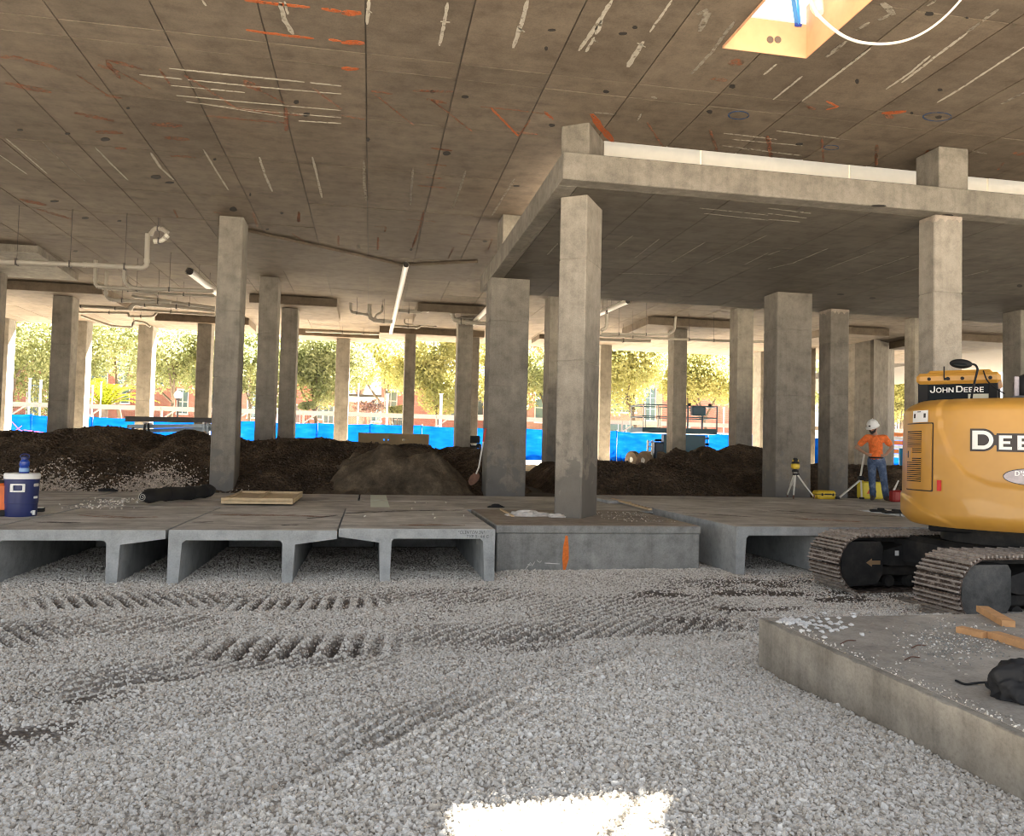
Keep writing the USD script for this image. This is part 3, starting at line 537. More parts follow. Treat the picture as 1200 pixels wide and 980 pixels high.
def cone_pile(x, y):
    r = np.hypot((x - pk[0]) / np.where(x > pk[0], 1.75, 2.2), (y - 20.6) / np.where(y < 20.6, 2.3, 3.0)); a = np.clip(1.1 - np.sqrt(r * r + .02), 0, 1.0) / .96; a = np.clip(a, 0, 1) ** .95
    f_ = fade(x, y, 4.2, 9.6, 17.9, 27, 1.5, 1.6, 3); return .42 + np.maximum((pk[2] - .42) * a + 0 * x, f_ * .86) + lump(x, y, 1.3, .16, 24) * np.clip(np.maximum(a, f_) * 4, 0, 1) + lump(x, y, 4, .08, 25) * np.clip(np.maximum(a, f_) * 5, 0, 1)
mound('pointed dirt pile in front of the scissor lift', 4.0, 11.6, 17.6, 27, cone_pile, step=.09)
pk2 = ony(868, 523, 23.6)
def back_pile(x, y):
    r = np.hypot((x - pk2[0]) / 2.9, (y - 23.6) / 3.2); a = np.clip((1.12 - np.sqrt(r * r + .03)) / .95, 0, 1) ** .9; r2 = np.hypot((x - pk2[0] + 1.4) / 1.6, (y - 23.2) / 2.2); a2 = np.clip((1.12 - np.sqrt(r2 * r2 + .04)) / .92, 0, 1) ** .9
    return .42 + np.maximum((pk2[2] - .40) * a, (pk2[2] - .46) * a2) + lump(x, y, 1.3, .12, 34) * np.clip(a * 4, 0, 1) + lump(x, y, 4, .09, 35) * np.clip(a * 5, 0, 1)
mound('reddish dark dirt pile at the foot of the column right of the scissor lift', 8.5, 15.2, 20.2, 26.8, back_pile, step=.09)
def right_bank(x, y):
    f_ = fade(x, y, 10.9, 24, 19.0, 27, 1.4, 1.6, 2.0); return .42 + f_ * .92 + lump(x, y, .9, .12, 44) * np.clip(f_ * 4, 0, 1) + lump(x, y, 4, .08, 45) * np.clip(f_ * 5, 0, 1)
mound('low bank of dark dirt behind the worker', 10.7, 24.2, 18.9, 27, right_bank, step=.11)
# white stone spilt down the foot of the left ridge
M_TANST = plain('tan_stone', (.52, .44, .36), .9, var=.2, scale=8, rnd=.3)
g = np.random.default_rng(77); P = []
for cx, cy, sx, sy, n in ((-6.9, 17.9, .55, .55, 1900), (-5.6, 17.7, .9, .3, 1900), (-4.6, 18.2, .34, .55, 3200), (-4.5, 17.6, .7, .22, 2600), (-3.4, 17.6, .5, .3, 300)):
    P.append(np.column_stack([g.normal(cx, sx, n), np.maximum(cy + np.abs(g.normal(0, sy, n)) - .35, 17.12)]))
P = np.vstack(P); z = np.maximum(left_ridge(P[:, 0], P[:, 1]), .53); scatter('gravel_spill', np.column_stack([P, z + .008]), g.uniform(.012, .026, len(P)), [M_TANST], 'pale crushed stone spilt down the foot of the left dirt ridge', 31)
M_CLOD = plain('dirt_clod', (.085, .062, .044), .95, var=.4, scale=3)
P = np.column_stack([g.uniform(-14, 3.4, 2600), 17.3 + 5.0 * g.random(2600)]); z = left_ridge(P[:, 0], P[:, 1]); scatter('dirt_clods', np.column_stack([P, z + .01]), g.uniform(.015, .055, len(P)) * g.random(len(P)) ** .5, [M_CLOD], 'loose crumbs of soil lying on the left dirt ridge', 32)
P = np.column_stack([g.uniform(5, 14, 1600), 18.2 + 5 * g.random(1600)]); z = np.maximum(cone_pile(P[:, 0], P[:, 1]), np.maximum(back_pile(P[:, 0], P[:, 1]), .5)); scatter('dirt_clods', np.column_stack([P, z + .01]), g.uniform(.015, .05, len(P)) * g.random(len(P)) ** .5, [M_CLOD], 'loose crumbs of soil lying on the right dirt piles', 33)
# rusty and dark drag stains on the decks
def stained(name, col, lo, hi, scale=16.0):
    return mat(name, {'g': ('geometry', {}), 'mp': ('mapping', {'scale': (.35, 1.6, 1.0)}), 'n': ('noise_texture', {'scale': scale, 'detail': 4.0, 'roughness': .7}), 'mr': ('rgb_ramp', {'ramp': [(lo, (0, 0, 0)), (hi, (1, 1, 1))]}), 'p': ('principled_bsdf', {'base_color': col, 'roughness': .9, 'specular_ior_level': .2})}, [('g.position', 'mp.vector'), ('mp.vector', 'n.vector'), ('n.fac', 'mr.fac'), ('mr.color', 'p.alpha')])
M_RSTAIN, M_DSTAIN = stained('rust_stain', (.30, .13, .06), .45, .75), stained('dark_drag_stain', (.07, .06, .05), .44, .68)
for k, (pts, w, m, z) in enumerate((([(468, 616), (505, 615), (545, 616)], .14, M_RSTAIN, .6586), ([(250, 603), (330, 604), (380, 606)], .30, M_RSTAIN, .634), ([(90, 604), (150, 607), (185, 606)], .20, M_RSTAIN, .629), ([(405, 602), (460, 599), (545, 598)], .16, M_DSTAIN, .6586), ([(300, 588), (370, 586), (440, 584)], .12, M_DSTAIN, .6315), ([(40, 612), (95, 613)], .12, M_DSTAIN, .629), ([(225, 612), (250, 612)], .10, M_DSTAIN, .634), ([(330, 616), (350, 615)], .12, M_DSTAIN, .634), ([(360, 608), (395, 604)], .10, M_DSTAIN, .634), ([(900, 598), (980, 603), (1050, 606)], .16, M_DSTAIN, .6886), ([(930, 608), (1010, 612)], .30, M_RSTAIN, .6886), ([(800, 601), (880, 606)], .14, M_DSTAIN, .6886), ([(980, 592), (1050, 597)], .10, M_DSTAIN, .6886))):
    P = [onz(a, b, z)[:2] for a, b in pts]; obj('stain', prism(stroke_poly(P, w, 300 + k, .4), z + .0005, z + .002), m, unitC if k in (0, 3) else gnd, smooth=False)
# ================================================================== EXCAVATOR
M_YEL = mat('excavator_yellow', {'g': ('geometry', {}), 'n': ('noise_texture', {'scale': 3.0, 'detail': 5.0, 'roughness': .6}), 'r': ('rgb_ramp', {'ramp': [(.3, (.46, .235, .040)), (.6, (.51, .265, .047)), (.8, (.49, .265, .075))]}), 'p': ('principled_bsdf', {'roughness': .38, 'coat_weight': .15, 'specular_ior_level': .45})},
    [('g.position', 'n.vector'), ('n.fac', 'r.fac'), ('r.color', 'p.base_color')])
M_BLACK = plain('black_paint', (.014, .014, .015), .5, var=.2, spec=.15); M_RUBBER = plain('black_rubber', (.02, .02, .02), .8, var=.2)
M_GLASSD = plain('dark_cab_glass', (.008, .010, .011), .1, var=.1, spec=.08)
M_TRACK = mat('track_steel', {'at': ('attribute', {'attribute': 'soil'}), 'g': ('geometry', {}), 'n': ('noise_texture', {'scale': 16.0, 'detail': 5.0, 'roughness': .7}), 'r1': ('rgb_ramp', {'ramp': [(.38, (.035, .022, .016)), (.52, (.10, .068, .05)), (.62, (.30, .25, .21))]}), 'r2': ('rgb_ramp', {'ramp': [(.3, (.16, .125, .10)), (.5, (.38, .33, .285)), (.7, (.48, .43, .38))]}),
    'm': ('mix_color', {}), 'p': ('principled_bsdf', {'roughness': .8})}, [('g.position', 'n.vector'), ('n.fac', 'r1.fac'), ('n.fac', 'r2.fac'), ('at.fac', 'm.fac'), ('r1.color', 'm.a'), ('r2.color', 'm.b'), ('m.result', 'p.base_color')])
M_UNDER = concrete('undercarriage_grime', (.012, .012, .013), (.028, .027, .026), (.07, .06, .052), rough=.75, big=2.5, mid=9.0, bump=.004)
M_UND2 = concrete('dusty_frame', (.05, .052, .05), (.10, .10, .097), (.16, .15, .14), rough=.8, big=3, mid=8.0, bump=.003)
M_WHITE = plain('white_paint', (.82, .82, .80), .5, var=.04); M_RED = plain('red_reflector', (.55, .02, .015), .35, var=.1)
M_LETTER = plain('letter_white', (.80, .78, .74), .5, var=.03); M_LBLK = plain('letter_black', (.03, .022, .02), .5, var=.05); M_CHROME = plain('polished_plate', (.30, .27, .29), .3, metal=.2, var=.25, scale=14)
exc = thing('excavator', 'yellow tracked excavator seen from behind, parked on the gravel at the right', 'excavator', (7.72, 8.05, 0))
U0, N0 = np.array([.9984, .0557, 0]), np.array([-.0557, .9984, 0])         # undercarriage: travel direction, left
TH, TW, TL = .726, .60, 3.5
def stadium(H, L, n):
    r = H / 2; per = 2 * (L - H) + math.pi * H; out = []
    for s in np.arange(n) * per / n:
        a = L - H
        if s < a: p, t = (r + s, H), (1, 0)
        elif s < a + math.pi * r: k = (s - a) / r; p, t = (r + a + r * math.sin(k), r + r * math.cos(k)), (math.cos(k), -math.sin(k))
        elif s < 2 * a + math.pi * r: q = s - a - math.pi * r; p, t = (r + a - q, 0), (-1, 0)
        else: k = (s - 2 * a - math.pi * r) / r; p, t = (r - r * math.sin(k), r - r * math.cos(k)), (-math.cos(k), math.sin(k))
        out.append((np.array(p), np.array(t)))
    return out, per
def track(O, side):
    """O: near rear corner at the ground, side: +1 frame shows on the right edge"""
    P = lambda u, v, z: np.asarray(O) + U0 * u + N0 * v + np.array([0, 0, z])
    chain = None; st_, per = stadium(TH - .05, TL - .05, 50); pitch = per / 50
    links = []
    for p, t in st_:
        nrm = np.array([-t[1], t[0]])
        if not (nrm @ (p - np.array([TL / 2 - .025, TH / 2 - .025])) > 0): nrm = -nrm
    tg = obj('track_chain', T((lambda v, f: (v @ np.array([U0, N0, [0, 0, 1.0]]), f))(*extrude_y(Polygon([q for q, _ in stadium(TH - .12, TL - .12, 48)[0]]).difference(Polygon([q for q, _ in stadium(TH - .22, TL - .22, 48)[0]]).buffer(0) if False else Polygon(np.array([q for q, _ in stadium(TH - .22, TL - .22, 48)[0]]) + .05)), TW * .36, TW * .64)), P(.06, 0, .06)), M_UNDER, exc, smooth=False)
    for p, t in st_:
        n_ = np.array([t[1], -t[0]]) * -1; ms = [box(-pitch * .47, pitch * .47, 0, TW, -.008, .010)]
        for k in (-.42, -.10, .22): ms.append(box(k * pitch, (k + .12) * pitch, 0, TW, .010, .042 if k < -.3 else .032))
        v, f = cat(*ms); sl = np.repeat([0, 1, 1, 1], 8) if len(v) == 32 else None; u2 = p[0] + .025 + v[:, 0] * t[0] + v[:, 2] * n_[0]; z2 = p[1] + .025 + v[:, 0] * t[1] + v[:, 2] * n_[1]
        obj('track_shoe', (P(0, 0, 0) + u2[:, None] * U0 + v[:, 1:2] * N0 + z2[:, None] * np.array([0, 0, 1.0]), f), M_TRACK, tg, smooth=False, soil=sl)
    R = np.array([U0, N0, [0, 0, 1.0]])
    loc = lambda m: T((VF(m)[0] @ R, VF(m)[1]), O)
    # end housing (rear), side frame, rollers
    hp = Polygon([(.07, .16), (.07, .50), (.16, .64), (.62, .64), (.66, .58), (.66, .24), (.58, .12), (.18, .09)])
    obj('end_housing', loc(extrude_y(hp, .03, .42)), M_UND2 if side > 0 else M_UNDER, exc, smooth=False)
    if side < 0: 
        v, f = VF(prism(Polygon([(.42, .38), (.50, .43), (.50, .405), (.62, .405), (.62, .355), (.50, .355), (.50, .33)]), 0, .004)); obj('arrow_mark', loc((np.column_stack([v[:, 0], .03 - v[:, 2], v[:, 1]]), f)), plain('arrow_tan', (.32, .21, .11), .7), exc, smooth=False)
    fp = Polygon([(.66, .36), (.70, .52), (1.0, .60), (2.5, .60), (2.85, .52), (2.9, .36), (2.7, .33), (.8, .33)])
    obj('side_frame', loc(extrude_y(fp, .06, .50)), M_UNDER, exc, smooth=False)
    obj('lower_frame', loc(box(.66, 2.9, .12, .48, .20, .33, .02)), M_UNDER, exc, smooth=False)
    for k in range(7):
        x = .85 + k * .30; obj('roller', loc(T(lathe([(0, -.14), (.07, -.14), (.085, -.1), (.07, -.06), (.07, .06), (.085, .1), (.07, .14), (0, .14)], 16), (x, .28, .13), rx=math.pi / 2)), M_UNDER, exc)
    for x in (1.2, 2.3): obj('carrier_roller', loc(T(lathe([(0, -.1), (.055, -.1), (.055, .1), (0, .1)], 14), (x, .28, .62), rx=math.pi / 2)), M_UNDER, exc)
    obj('front_idler', loc(T(lathe([(0, -.1), (.24, -.1), (.27, -.05), (.27, .05), (.24, .1), (0, .1)], 28), (TL - .36, .3, .363), rx=math.pi / 2)), M_UNDER, exc)
    obj('grease_tag', loc(box(.86, .91, .052, .062, .46, .52)), M_WHITE, exc, smooth=False)
O1 = np.array([5.66, 8.66, 0.0]); O2 = O1 - N0 * 1.895 - U0 * .04
track(O1, -1); track(O2, 1)
CT = (O1 + O2) / 2 + N0 * TW / 2 + U0 * TL / 2                                         # centre of the undercarriage
obj('car_body', T((lambda v, f: (v @ np.array([U0, N0, [0, 0, 1.0]]), f))(*box(-.75, .75, -.95, .95, .34, .72, .06)), CT), M_UNDER, exc)
obj('swing_ring', lathe([(0, .70), (.62, .70), (.62, .95), (0, .95)], 40, (CT[0], CT[1], 0)), M_UNDER, exc)
# --- upper house: local axes e1 forward, e2 left, origin at the swing centre
HH = math.radians(43.6); e1 = np.array([math.sin(HH), math.cos(HH), 0]); e2 = np.array([-math.cos(HH), math.sin(HH), 0]); SC = np.array([CT[0] + .27, CT[1] + .0, 0])
H = lambda u, v, z: SC + np.multiply.outer(u, e1) + np.multiply.outer(v, e2) + np.multiply.outer(z, [0, 0, 1.0])
Hm = lambda m: (SC + VF(m)[0] @ np.array([e1, e2, [0, 0, 1.0]]), VF(m)[1])
ZB, ZT, HR, HW = .93, 2.36, 1.50, 1.235
def plan(a, e=2.75):                                                                     # superellipse rear, a from -1 (right) .. 1 (left)
    th_ = a * math.pi / 2; return -HR * np.sign(np.cos(th_)) * np.abs(np.cos(th_)) ** (2 / e), HW * np.sign(np.sin(th_)) * np.abs(np.sin(th_)) ** (2 / e)
_a = np.linspace(-1, 1, 2001); _u, _v = plan(_a); _s = np.concatenate([[0], np.cumsum(np.hypot(np.diff(_u), np.diff(_v)))]); _s -= np.interp(0, _a, _s)
SMAX = _s[-1]                                                                             # arc length from the rear centre (left positive)
def rear(s, z, off=0.0):
    """point of the rear skin at arc length s (positive towards the left of the machine), height z, off metres outside it"""
    s, z = np.broadcast_arrays(np.asarray(s, float), np.asarray(z, float)); a = np.interp(s, _s, _a); u, v = plan(a)
    da = 1e-3; u2, v2 = plan(np.clip(a + da, -1, 1)); u1, v1 = plan(np.clip(a - da, -1, 1)); tu, tv = u2 - u1, v2 - v1; L = np.hypot(tu, tv) + 1e-12; nu, nv = tv / L, -tu / L
    sg = np.where(nu * u + nv * v < 0, -1, 1); nu, nv = nu * sg, nv * sg
    tz = (z - ZB) / (ZT - ZB)
    inset = .16 * np.clip((tz - .90) / .10, 0, 1) ** 2.2 + .10 * np.clip((.10 - tz) / .10, 0, 1) ** 2 + .02 * tz ** 2
    # moulded crease: the middle of the counterweight stands proud of the flanks
    zc = np.interp(np.abs(s), [0, .25, .48, .64, .76, .84], [1.41, 1.43, 1.53, 1.72, 2.0, 2.45]); k = np.clip((z - zc) / .05 + .5, 0, 1); prou = -.028 * k * k * (3 - 2 * k)
    zl = np.interp(np.abs(s), [0, .55, .85, 1.25, 1.7], [.6, .93, 1.07, 1.21, 1.27]); k2 = np.clip((zl - z) / .03 + .5, 0, 1); prou = prou + .018 * k2
    o = off + prou - inset; return SC + (u + nu * o)[..., None] * e1 + (v + nv * o)[..., None] * e2 + z[..., None] * np.array([0, 0, 1.0])
ss = np.linspace(-SMAX, SMAX, 181); zz = np.concatenate([np.linspace(ZB, ZB + .15, 8), np.linspace(ZB + .17, ZT - .16, 50), np.linspace(ZT - .145, ZT, 12)])
S_, Z_ = np.meshgrid(ss, zz); V = rear(S_, Z_).reshape(-1, 3); n = len(ss); i = (np.arange(len(zz) - 1)[:, None] * n + np.arange(n - 1)).ravel()
skin = (V, np.stack([i, i + n, i + n + 1, i + 1], 1))
body = obj('counterweight', skin, M_YEL, exc, smooth=40)
top = rear(ss, np.full(n, ZT)); bot = rear(ss, np.full(n, ZB)); c0 = SC + np.array([0, 0, ZT]); c1 = SC + np.array([0, 0, ZB])
obj('counterweight_top', (np.vstack([top, c0]), np.array([[k, k + 1, n] for k in range(n - 1)])), M_YEL, body, smooth=40)
obj('counterweight_floor', (np.vstack([bot, c1]), np.array([[k + 1, k, n] for k in range(n - 1)])), M_BLACK, body, smooth=False)
obj('engine_hood', Hm(box(-.05, 1.05, -HW + .01, .28, ZB, ZT - .12, .05)), M_YEL, exc)
obj('left_deck', Hm(box(-.05, 1.25, .28, HW - .01, ZB, 1.15, .04)), M_YEL, exc)
obj('revolving_frame', Hm(box(-.75, 1.3, -.9, .9, ZB - .10, ZB + .03, .02)), M_BLACK, exc)
def wrap(poly, name, m, off, th=.003, parent=None, sub=.05):
    """lay a flat shape (x to the viewer's right, y up from z = 0) on the rear skin"""
    v, f = VF(prism(poly, 0, th)); tm = trimesh.Trimesh(v, f, process=False); 
    v, f = trimesh.remesh.subdivide_to_size(np.array(tm.vertices), np.array(tm.faces), sub)[:2]
    return obj(name, (rear(-v[:, 0], v[:, 1], off + v[:, 2]), f), m, parent or exc, smooth=False)
# slab-serif letters
def letter(ch, h):
    w = .25 * h; L = {}
    E = unary_union([sbox(.06 * h, 0, .06 * h + w, h), sbox(.06 * h, 0, .84 * h, .20 * h), sbox(.06 * h, h * .8, .84 * h, h), sbox(.06 * h, .41 * h, .74 * h, .59 * h)])
    if ch == 'E': return E, .82 * h
    if ch == 'D':
        o = unary_union([sbox(0, 0, .5 * h, h), Point(.5 * h, .5 * h).buffer(.5 * h, 24)]); return o.difference(unary_union([sbox(.26 * h, .2 * h, .5 * h, .8 * h), Point(.5 * h, .5 * h).buffer(.3 * h, 24).intersection(sbox(.26 * h, .2 * h, h, .8 * h))])), h
    if ch == 'R':
        o = unary_union([sbox(.06 * h, 0, .06 * h + w, h), sbox(.06 * h, h * .8, .6 * h, h), Point(.58 * h, .71 * h).buffer(.29 * h, 20), Polygon([(.40 * h, .44 * h), (.66 * h, .44 * h), (.95 * h, 0), (.66 * h, 0)])]); return o.difference(Point(.56 * h, .71 * h).buffer(.11 * h, 16)), .95 * h
    raise ValueError
from shapely import affinity
def word(chars, gap):
    x, out = 0, []
    for ch, h in chars: p, w = letter(ch, h); out.append(affinity.translate(p, x, 0)); x += w + gap
    return out, x - gap
hs = .150; L_, W_ = word([('D', .20), ('E', hs), ('E', hs), ('R', hs), ('E', hs)], .042)
L_ = [affinity.translate(p, -W_ / 2 + .01, 1.80) for p in L_]
wrap(unary_union([p.buffer(.022, join_style=2) for p in L_] + [p.convex_hull.buffer(.02) for p in L_]).buffer(.012).buffer(-.012), 'logo_outline', M_LBLK, .004)
for p in L_: wrap(p, 'logo_letter', M_LETTER, .0075)
oval = affinity.scale(Point(0, 0).buffer(.1, 32), 2.35, .80); oval = affinity.translate(oval, .10, 1.52)
ov = wrap(oval.buffer(.008), 'oval_plate_rim', M_LBLK, .004); wrap(oval, 'oval_plate', M_CHROME, .0065, parent=ov)
for s_, h_, y_ in (("D'STEEL", .050, 1.53),):
    q = text_poly(s_, h_); b = q.bounds; wrap(affinity.translate(q, .10 - (b[0] + b[2]) / 2, y_), 'plate_lettering', M_WHITE, .0098, parent=ov)
# louvred service door on the left corner
ds0, ds1, dz0, dz1 = -1.36, -.86, 1.33, 2.08                                           # x to the right, so negative is the machine's left
frame = sbox(ds0, dz0, ds1, dz1); wrap(frame.buffer(.014), 'door_gap', M_LBLK, .002); dr = wrap(frame.buffer(-.012).buffer(.012), 'service_door', M_YEL, .004, th=.016)
for a, b in ((1.42, 1.70), (1.75, 2.00)):
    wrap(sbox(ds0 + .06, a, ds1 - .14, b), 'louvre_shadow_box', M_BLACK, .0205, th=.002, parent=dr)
    for k in np.arange(a + .012, b - .004, .0235): wrap(sbox(ds0 + .06, k, ds1 - .14, k + .0125), 'slat', M_YEL, .0225, th=.006, parent=dr, sub=.12)
wrap(sbox(ds0 + .05, 1.655, ds0 + .19, 1.805), 'latch_plate', M_YEL, .0225, th=.012, parent=dr); wrap(sbox(ds0 + .115, 1.69, ds0 + .135, 1.77), 'latch_slot', M_LBLK, .035, parent=dr); wrap(sbox(ds0 + .075, 1.72, ds0 + .095, 1.74), 'latch_button', M_CHROME, .035, parent=dr)
wrap(sbox(-.79, 1.33, -.74, 1.45), 'reflector', M_RED, .004, th=.006)
st_ = wrap(sbox(-1.19, 2.10, -.92, 2.235), 'label_sticker', M_WHITE, .010)
for x0, x1, z0, z1 in ((-1.16, -1.13, 2.15, 2.20), (-.98, -.95, 2.15, 2.20), (-1.09, -1.03, 2.215, 2.225)): wrap(sbox(x0, z0, x1, z1), 'sticker_print', M_LBLK, .0135, parent=st_)
# --- cab at the left, seen over the counterweight
CU, CV0, CV1 = .10, .22, 1.10
cab = obj('cab_body', Hm(cat(box(CU + .02, CU + .09, CV0, CV0 + .10, 1.1, 2.66, .01), box(CU + .02, CU + .09, CV1 - .12, CV1, 1.1, 2.66, .01), box(CU + .02, 1.25, CV0, CV1, 1.0, 1.35, .03), box(1.15, 1.25, CV0, CV0 + .08, 1.3, 2.66, .01), box(1.15, 1.25, CV1 - .08, CV1, 1.3, 2.66, .01), box(.35, .43, CV1 - .06, CV1, 1.3, 2.66, .01))), M_BLACK, exc)
obj('rear_window', Hm(box(CU + .04, CU + .055, CV0 + .09, CV1 - .11, 1.5, 2.65)), M_GLASSD, cab, smooth=False)
obj('side_window', Hm(box(CU + .09, 1.2, CV1 - .03, CV1 - .02, 1.35, 2.64)), M_GLASSD, cab, smooth=False)
obj('inner_window', Hm(box(CU + .09, 1.2, CV0 + .02, CV0 + .03, 1.35, 2.64)), M_GLASSD, cab, smooth=False)
obj('windscreen', Hm(box(1.19, 1.2, CV0 + .05, CV1 - .05, 1.35, 2.64)), M_GLASSD, cab, smooth=False)
roof = obj('cab_roof', Hm(cat(box(CU - .02, 1.32, CV0 - .03, CV1 + .02, 2.64, 2.78, .04), box(CU + .05, 1.2, CV0 + .06, CV1 - .1, 2.76, 2.82, .03))), M_YEL, exc)
for v in (.97, .76, .60, .30): obj('roof_bolt', Hm(T(lathe([(0, 0), (.022, 0), (.022, .02), (0, .02)], 10), (CU - .02, v, 2.705), ry=-math.pi / 2)), M_BLACK, roof)
obj('antenna', Hm(cat(tube([(CU - .025, .80, 2.70), (CU - .05, .80, 2.72), (CU - .05, .80, 2.86)], .008, 6), cbox(CU - .03, .77, 2.702, .03, .07, .03))), M_BLACK, roof)
obj('lamp_cable', Hm(tube(fillet([(CU + .1, .36, 2.72), (CU - .03, .38, 2.82), (CU - .04, .34, 2.67), (CU - .03, .26, 2.58), (CU - .05, .15, 2.50)], .08), .008, 6)), M_BLACK, roof)
def on_window(name, s, h, vleft, z, m, big=None):
    x = 0; 
    for k, chs in enumerate(s):
        ch, hh = chs
        if ch == ' ': x += h * .3; continue
        q = meshkit.text_mesh(ch, hh, .002, bold=True); v = np.array(q.vertices); w = v[:, 0].max() - v[:, 0].min(); v[:, 0] -= v[:, 0].min()
        obj(name, Hm((np.column_stack([CU + .038 - v[:, 2], vleft - (x + v[:, 0] * 1.12), z + v[:, 1]]), np.array(q.faces))), m, cab, smooth=False); x += w * 1.12 + h * .16
    return x
JD = [('J', .080), ('O', .060), ('H', .060), ('N', .060), (' ', 0), ('D', .080), ('E', .060), ('E', .060), ('R', .060), ('E', .060)]
on_window('window_letter', JD, .060, .965, 2.535, M_LETTER)
obj('seen_through_pane', Hm(box(CU + .034, CU + .038, .32, .54, 2.38, 2.51)), plain('bright_reflection_sheet', (.62, .60, .45), .3), cab, smooth=False, label='pale sheet stuck inside the rear window')
# mirror on a bent stalk, exhaust hood at the right
mr = obj('mirror_stalk', Hm(tube(fillet([(-.20, .50, 2.24), (-.20, .49, 2.45), (-.20, .45, 2.66), (-.20, .42, 2.79), (-.20, .45, 2.85), (-.20, .52, 2.85)], .09), .013, 8)), M_BLACK, exc)
obj('mirror', Hm(T((lambda s: (s[0] * np.array([.05, .125, .058]), s[1]))(VF(trimesh.creation.icosphere(3, 1.0))), (-.20, .60, 2.86), rx=.12)), M_BLACK, mr)
obj('mirror_glass', Hm(T((lambda s: (s[0] * np.array([.012, .08, .03]), s[1]))(VF(trimesh.creation.icosphere(2, 1.0))), (-.242, .61, 2.845), rx=.12)), M_GLASSD, mr)
hd = obj('lamp_housing', Hm(T((lambda s: (np.sign(s[0]) * np.abs(s[0]) ** .7 * np.array([.16, .17, .19]), s[1]))(VF(trimesh.creation.icosphere(3, 1.0))), (-.35, -.12, 2.52), rx=-.35)), M_BLACK, exc)
obj('lamp_glass', Hm(box(-.53, -.49, .0, .05, 2.42, 2.66, .01)), M_CHROME, hd); obj('hand_rail', Hm(tube(fillet([(-.50, .12, 2.30), (-.52, .08, 2.42), (-.52, -.32, 2.42), (-.50, -.36, 2.30)], .08), .018, 8)), M_UND2, exc)
# boom, stick and bucket reach away ahead of the cab, out of the view's right edge
bp = Polygon([(0, 0), (.25, -.18), (1.5, .9), (2.9, 1.0), (4.2, .35), (4.25, .6), (3.0, 1.42), (1.35, 1.4), (.05, .35)])
v, f = VF(extrude_y(bp, -.16, .16)); obj('boom', Hm((v + np.array([.75, -.15, 1.25]), f)), M_YEL, exc, smooth=False)
v, f = VF(extrude_y(Polygon([(0, .2), (.15, .55), (.5, .45), (.35, -1.9), (.15, -1.9)]), -.12, .12)); obj('stick', Hm((v + np.array([4.75, -.15, 1.45]), f)), M_YEL, exc, smooth=False)
# ================================================================== PERSON
M_SKIN = plain('skin', (.36, .20, .13), .55, var=.08, scale=20); M_TEE = concrete('orange_cotton', (.72, .15, .035), (.82, .19, .045), (.88, .23, .06), rough=.9, big=5, mid=18, bump=.004)
M_JEAN = concrete('blue_denim', (.045, .07, .13), (.075, .11, .19), (.22, .27, .36), rough=.9, big=5.0, mid=22.0, bump=.004); M_HAIR = plain('dark_hair', (.025, .018, .014), .8); M_BOOT = plain('work_boot', (.07, .055, .045), .7, var=.25); M_HAT = plain('white_helmet', (.80, .80, .78), .35, var=.03)
per = thing('person', 'person in orange T-shirt, jeans and white hard hat, hands on hips, looking down', 'person', (11.45, 16.0, .69), rotz=-35.6)
sh = dict(ls=(-.235, -.01, 1.43), rs=(.135, .01, 1.43), le=(-.455, .03, 1.20), re=(.285, .05, 1.22), lw=(-.26, -.07, 1.065), rw=(.165, -.05, 1.05), nk=(-.065, -.01, 1.50), hp=(-.045, 0, .95), lh=(-.125, 0, .92), rh=(.045, 0, .92), lk=(-.125, -.035, .50), rk=(.115, -.03, .50), la=(-.105, .03, .09), ra=(.165, .03, .09))
hd_ = np.array([-.105, -.05, 1.665]); S = [(((-.065, 0, 1.44), .075), ((-.085, -.015, 1.56), .058)), (((-.06, .0, 1.38), .13), (sh['hp'], .135)), ((sh['ls'], .062), ((-.05, 0, 1.36), .11)), ((sh['rs'], .062), ((-.05, 0, 1.36), .11))]
for a, b, c, h, k, an in (('ls', 'le', 'lw', 'lh', 'lk', 'la'), ('rs', 're', 'rw', 'rh', 'rk', 'ra')):
    S += [((sh[a], .058), (sh[b], .042)), ((sh[b], .042), (sh[c], .029)), ((sh[h], .088), (sh[k], .056)), ((sh[k], .054), (sh[an], .038))]
    w = np.array(sh[c]); e = np.array(sh[b]); d = (w - e) / np.linalg.norm(w - e); dn = np.array([0, 0, -1.0]); inn = np.array([np.sign(-.05 - w[0]), 0, 0]); palm = w + inn * .055 + dn * .02 + np.array([0, -.035, 0])
    S += [((w, .029), (palm, .030))]
    for j, ln in enumerate((.062, .072, .068, .052)):
        r0 = palm + np.array([0, -.014, 0]) + dn * (.006 - .017 * (1.5 - j)) * -1 * -1; m1 = r0 + inn * ln * .55 + np.array([0, -.006, 0]); S += [((r0, .0105), (m1, .0095)), ((m1, .0095), (m1 + inn * ln * .5 + np.array([0, .016, -.006]), .0082))]
    t0 = w + inn * .02 + np.array([0, .012, -.01]); t1 = t0 + inn * .02 + np.array([0, .045, -.012]); S += [((t0, .013), (t1, .0105)), ((t1, .0105), (t1 + inn * .012 + np.array([0, .02, -.01]), .009))]
v, f = hull_chain(S, .02, 6)
hh = VF(trimesh.creation.icosphere(4, 1.0)); hv = hh[0] * np.array([.078, .098, .118]); front = hv[:, 1] < 0
hv[:, 0] *= 1 - .25 * np.clip(-hv[:, 2] / .118, 0, 1) ** 1.5
for (cx, cz, r, o) in ((0, -.012, .018, .026), (0, -.030, .016, .020), (-.03, -.006, .016, -.010), (.03, -.006, .016, -.010), (0, -.085, .030, .014), (0, -.058, .020, .007), (-.03, .016, .020, .006), (.03, .016, .020, .006)):
    g_ = np.exp(-((hv[:, 0] - cx) ** 2 + (hv[:, 2] - cz) ** 2) / (2 * (r * .62) ** 2)); hv[:, 1] -= np.where(front, g_ * o, 0)
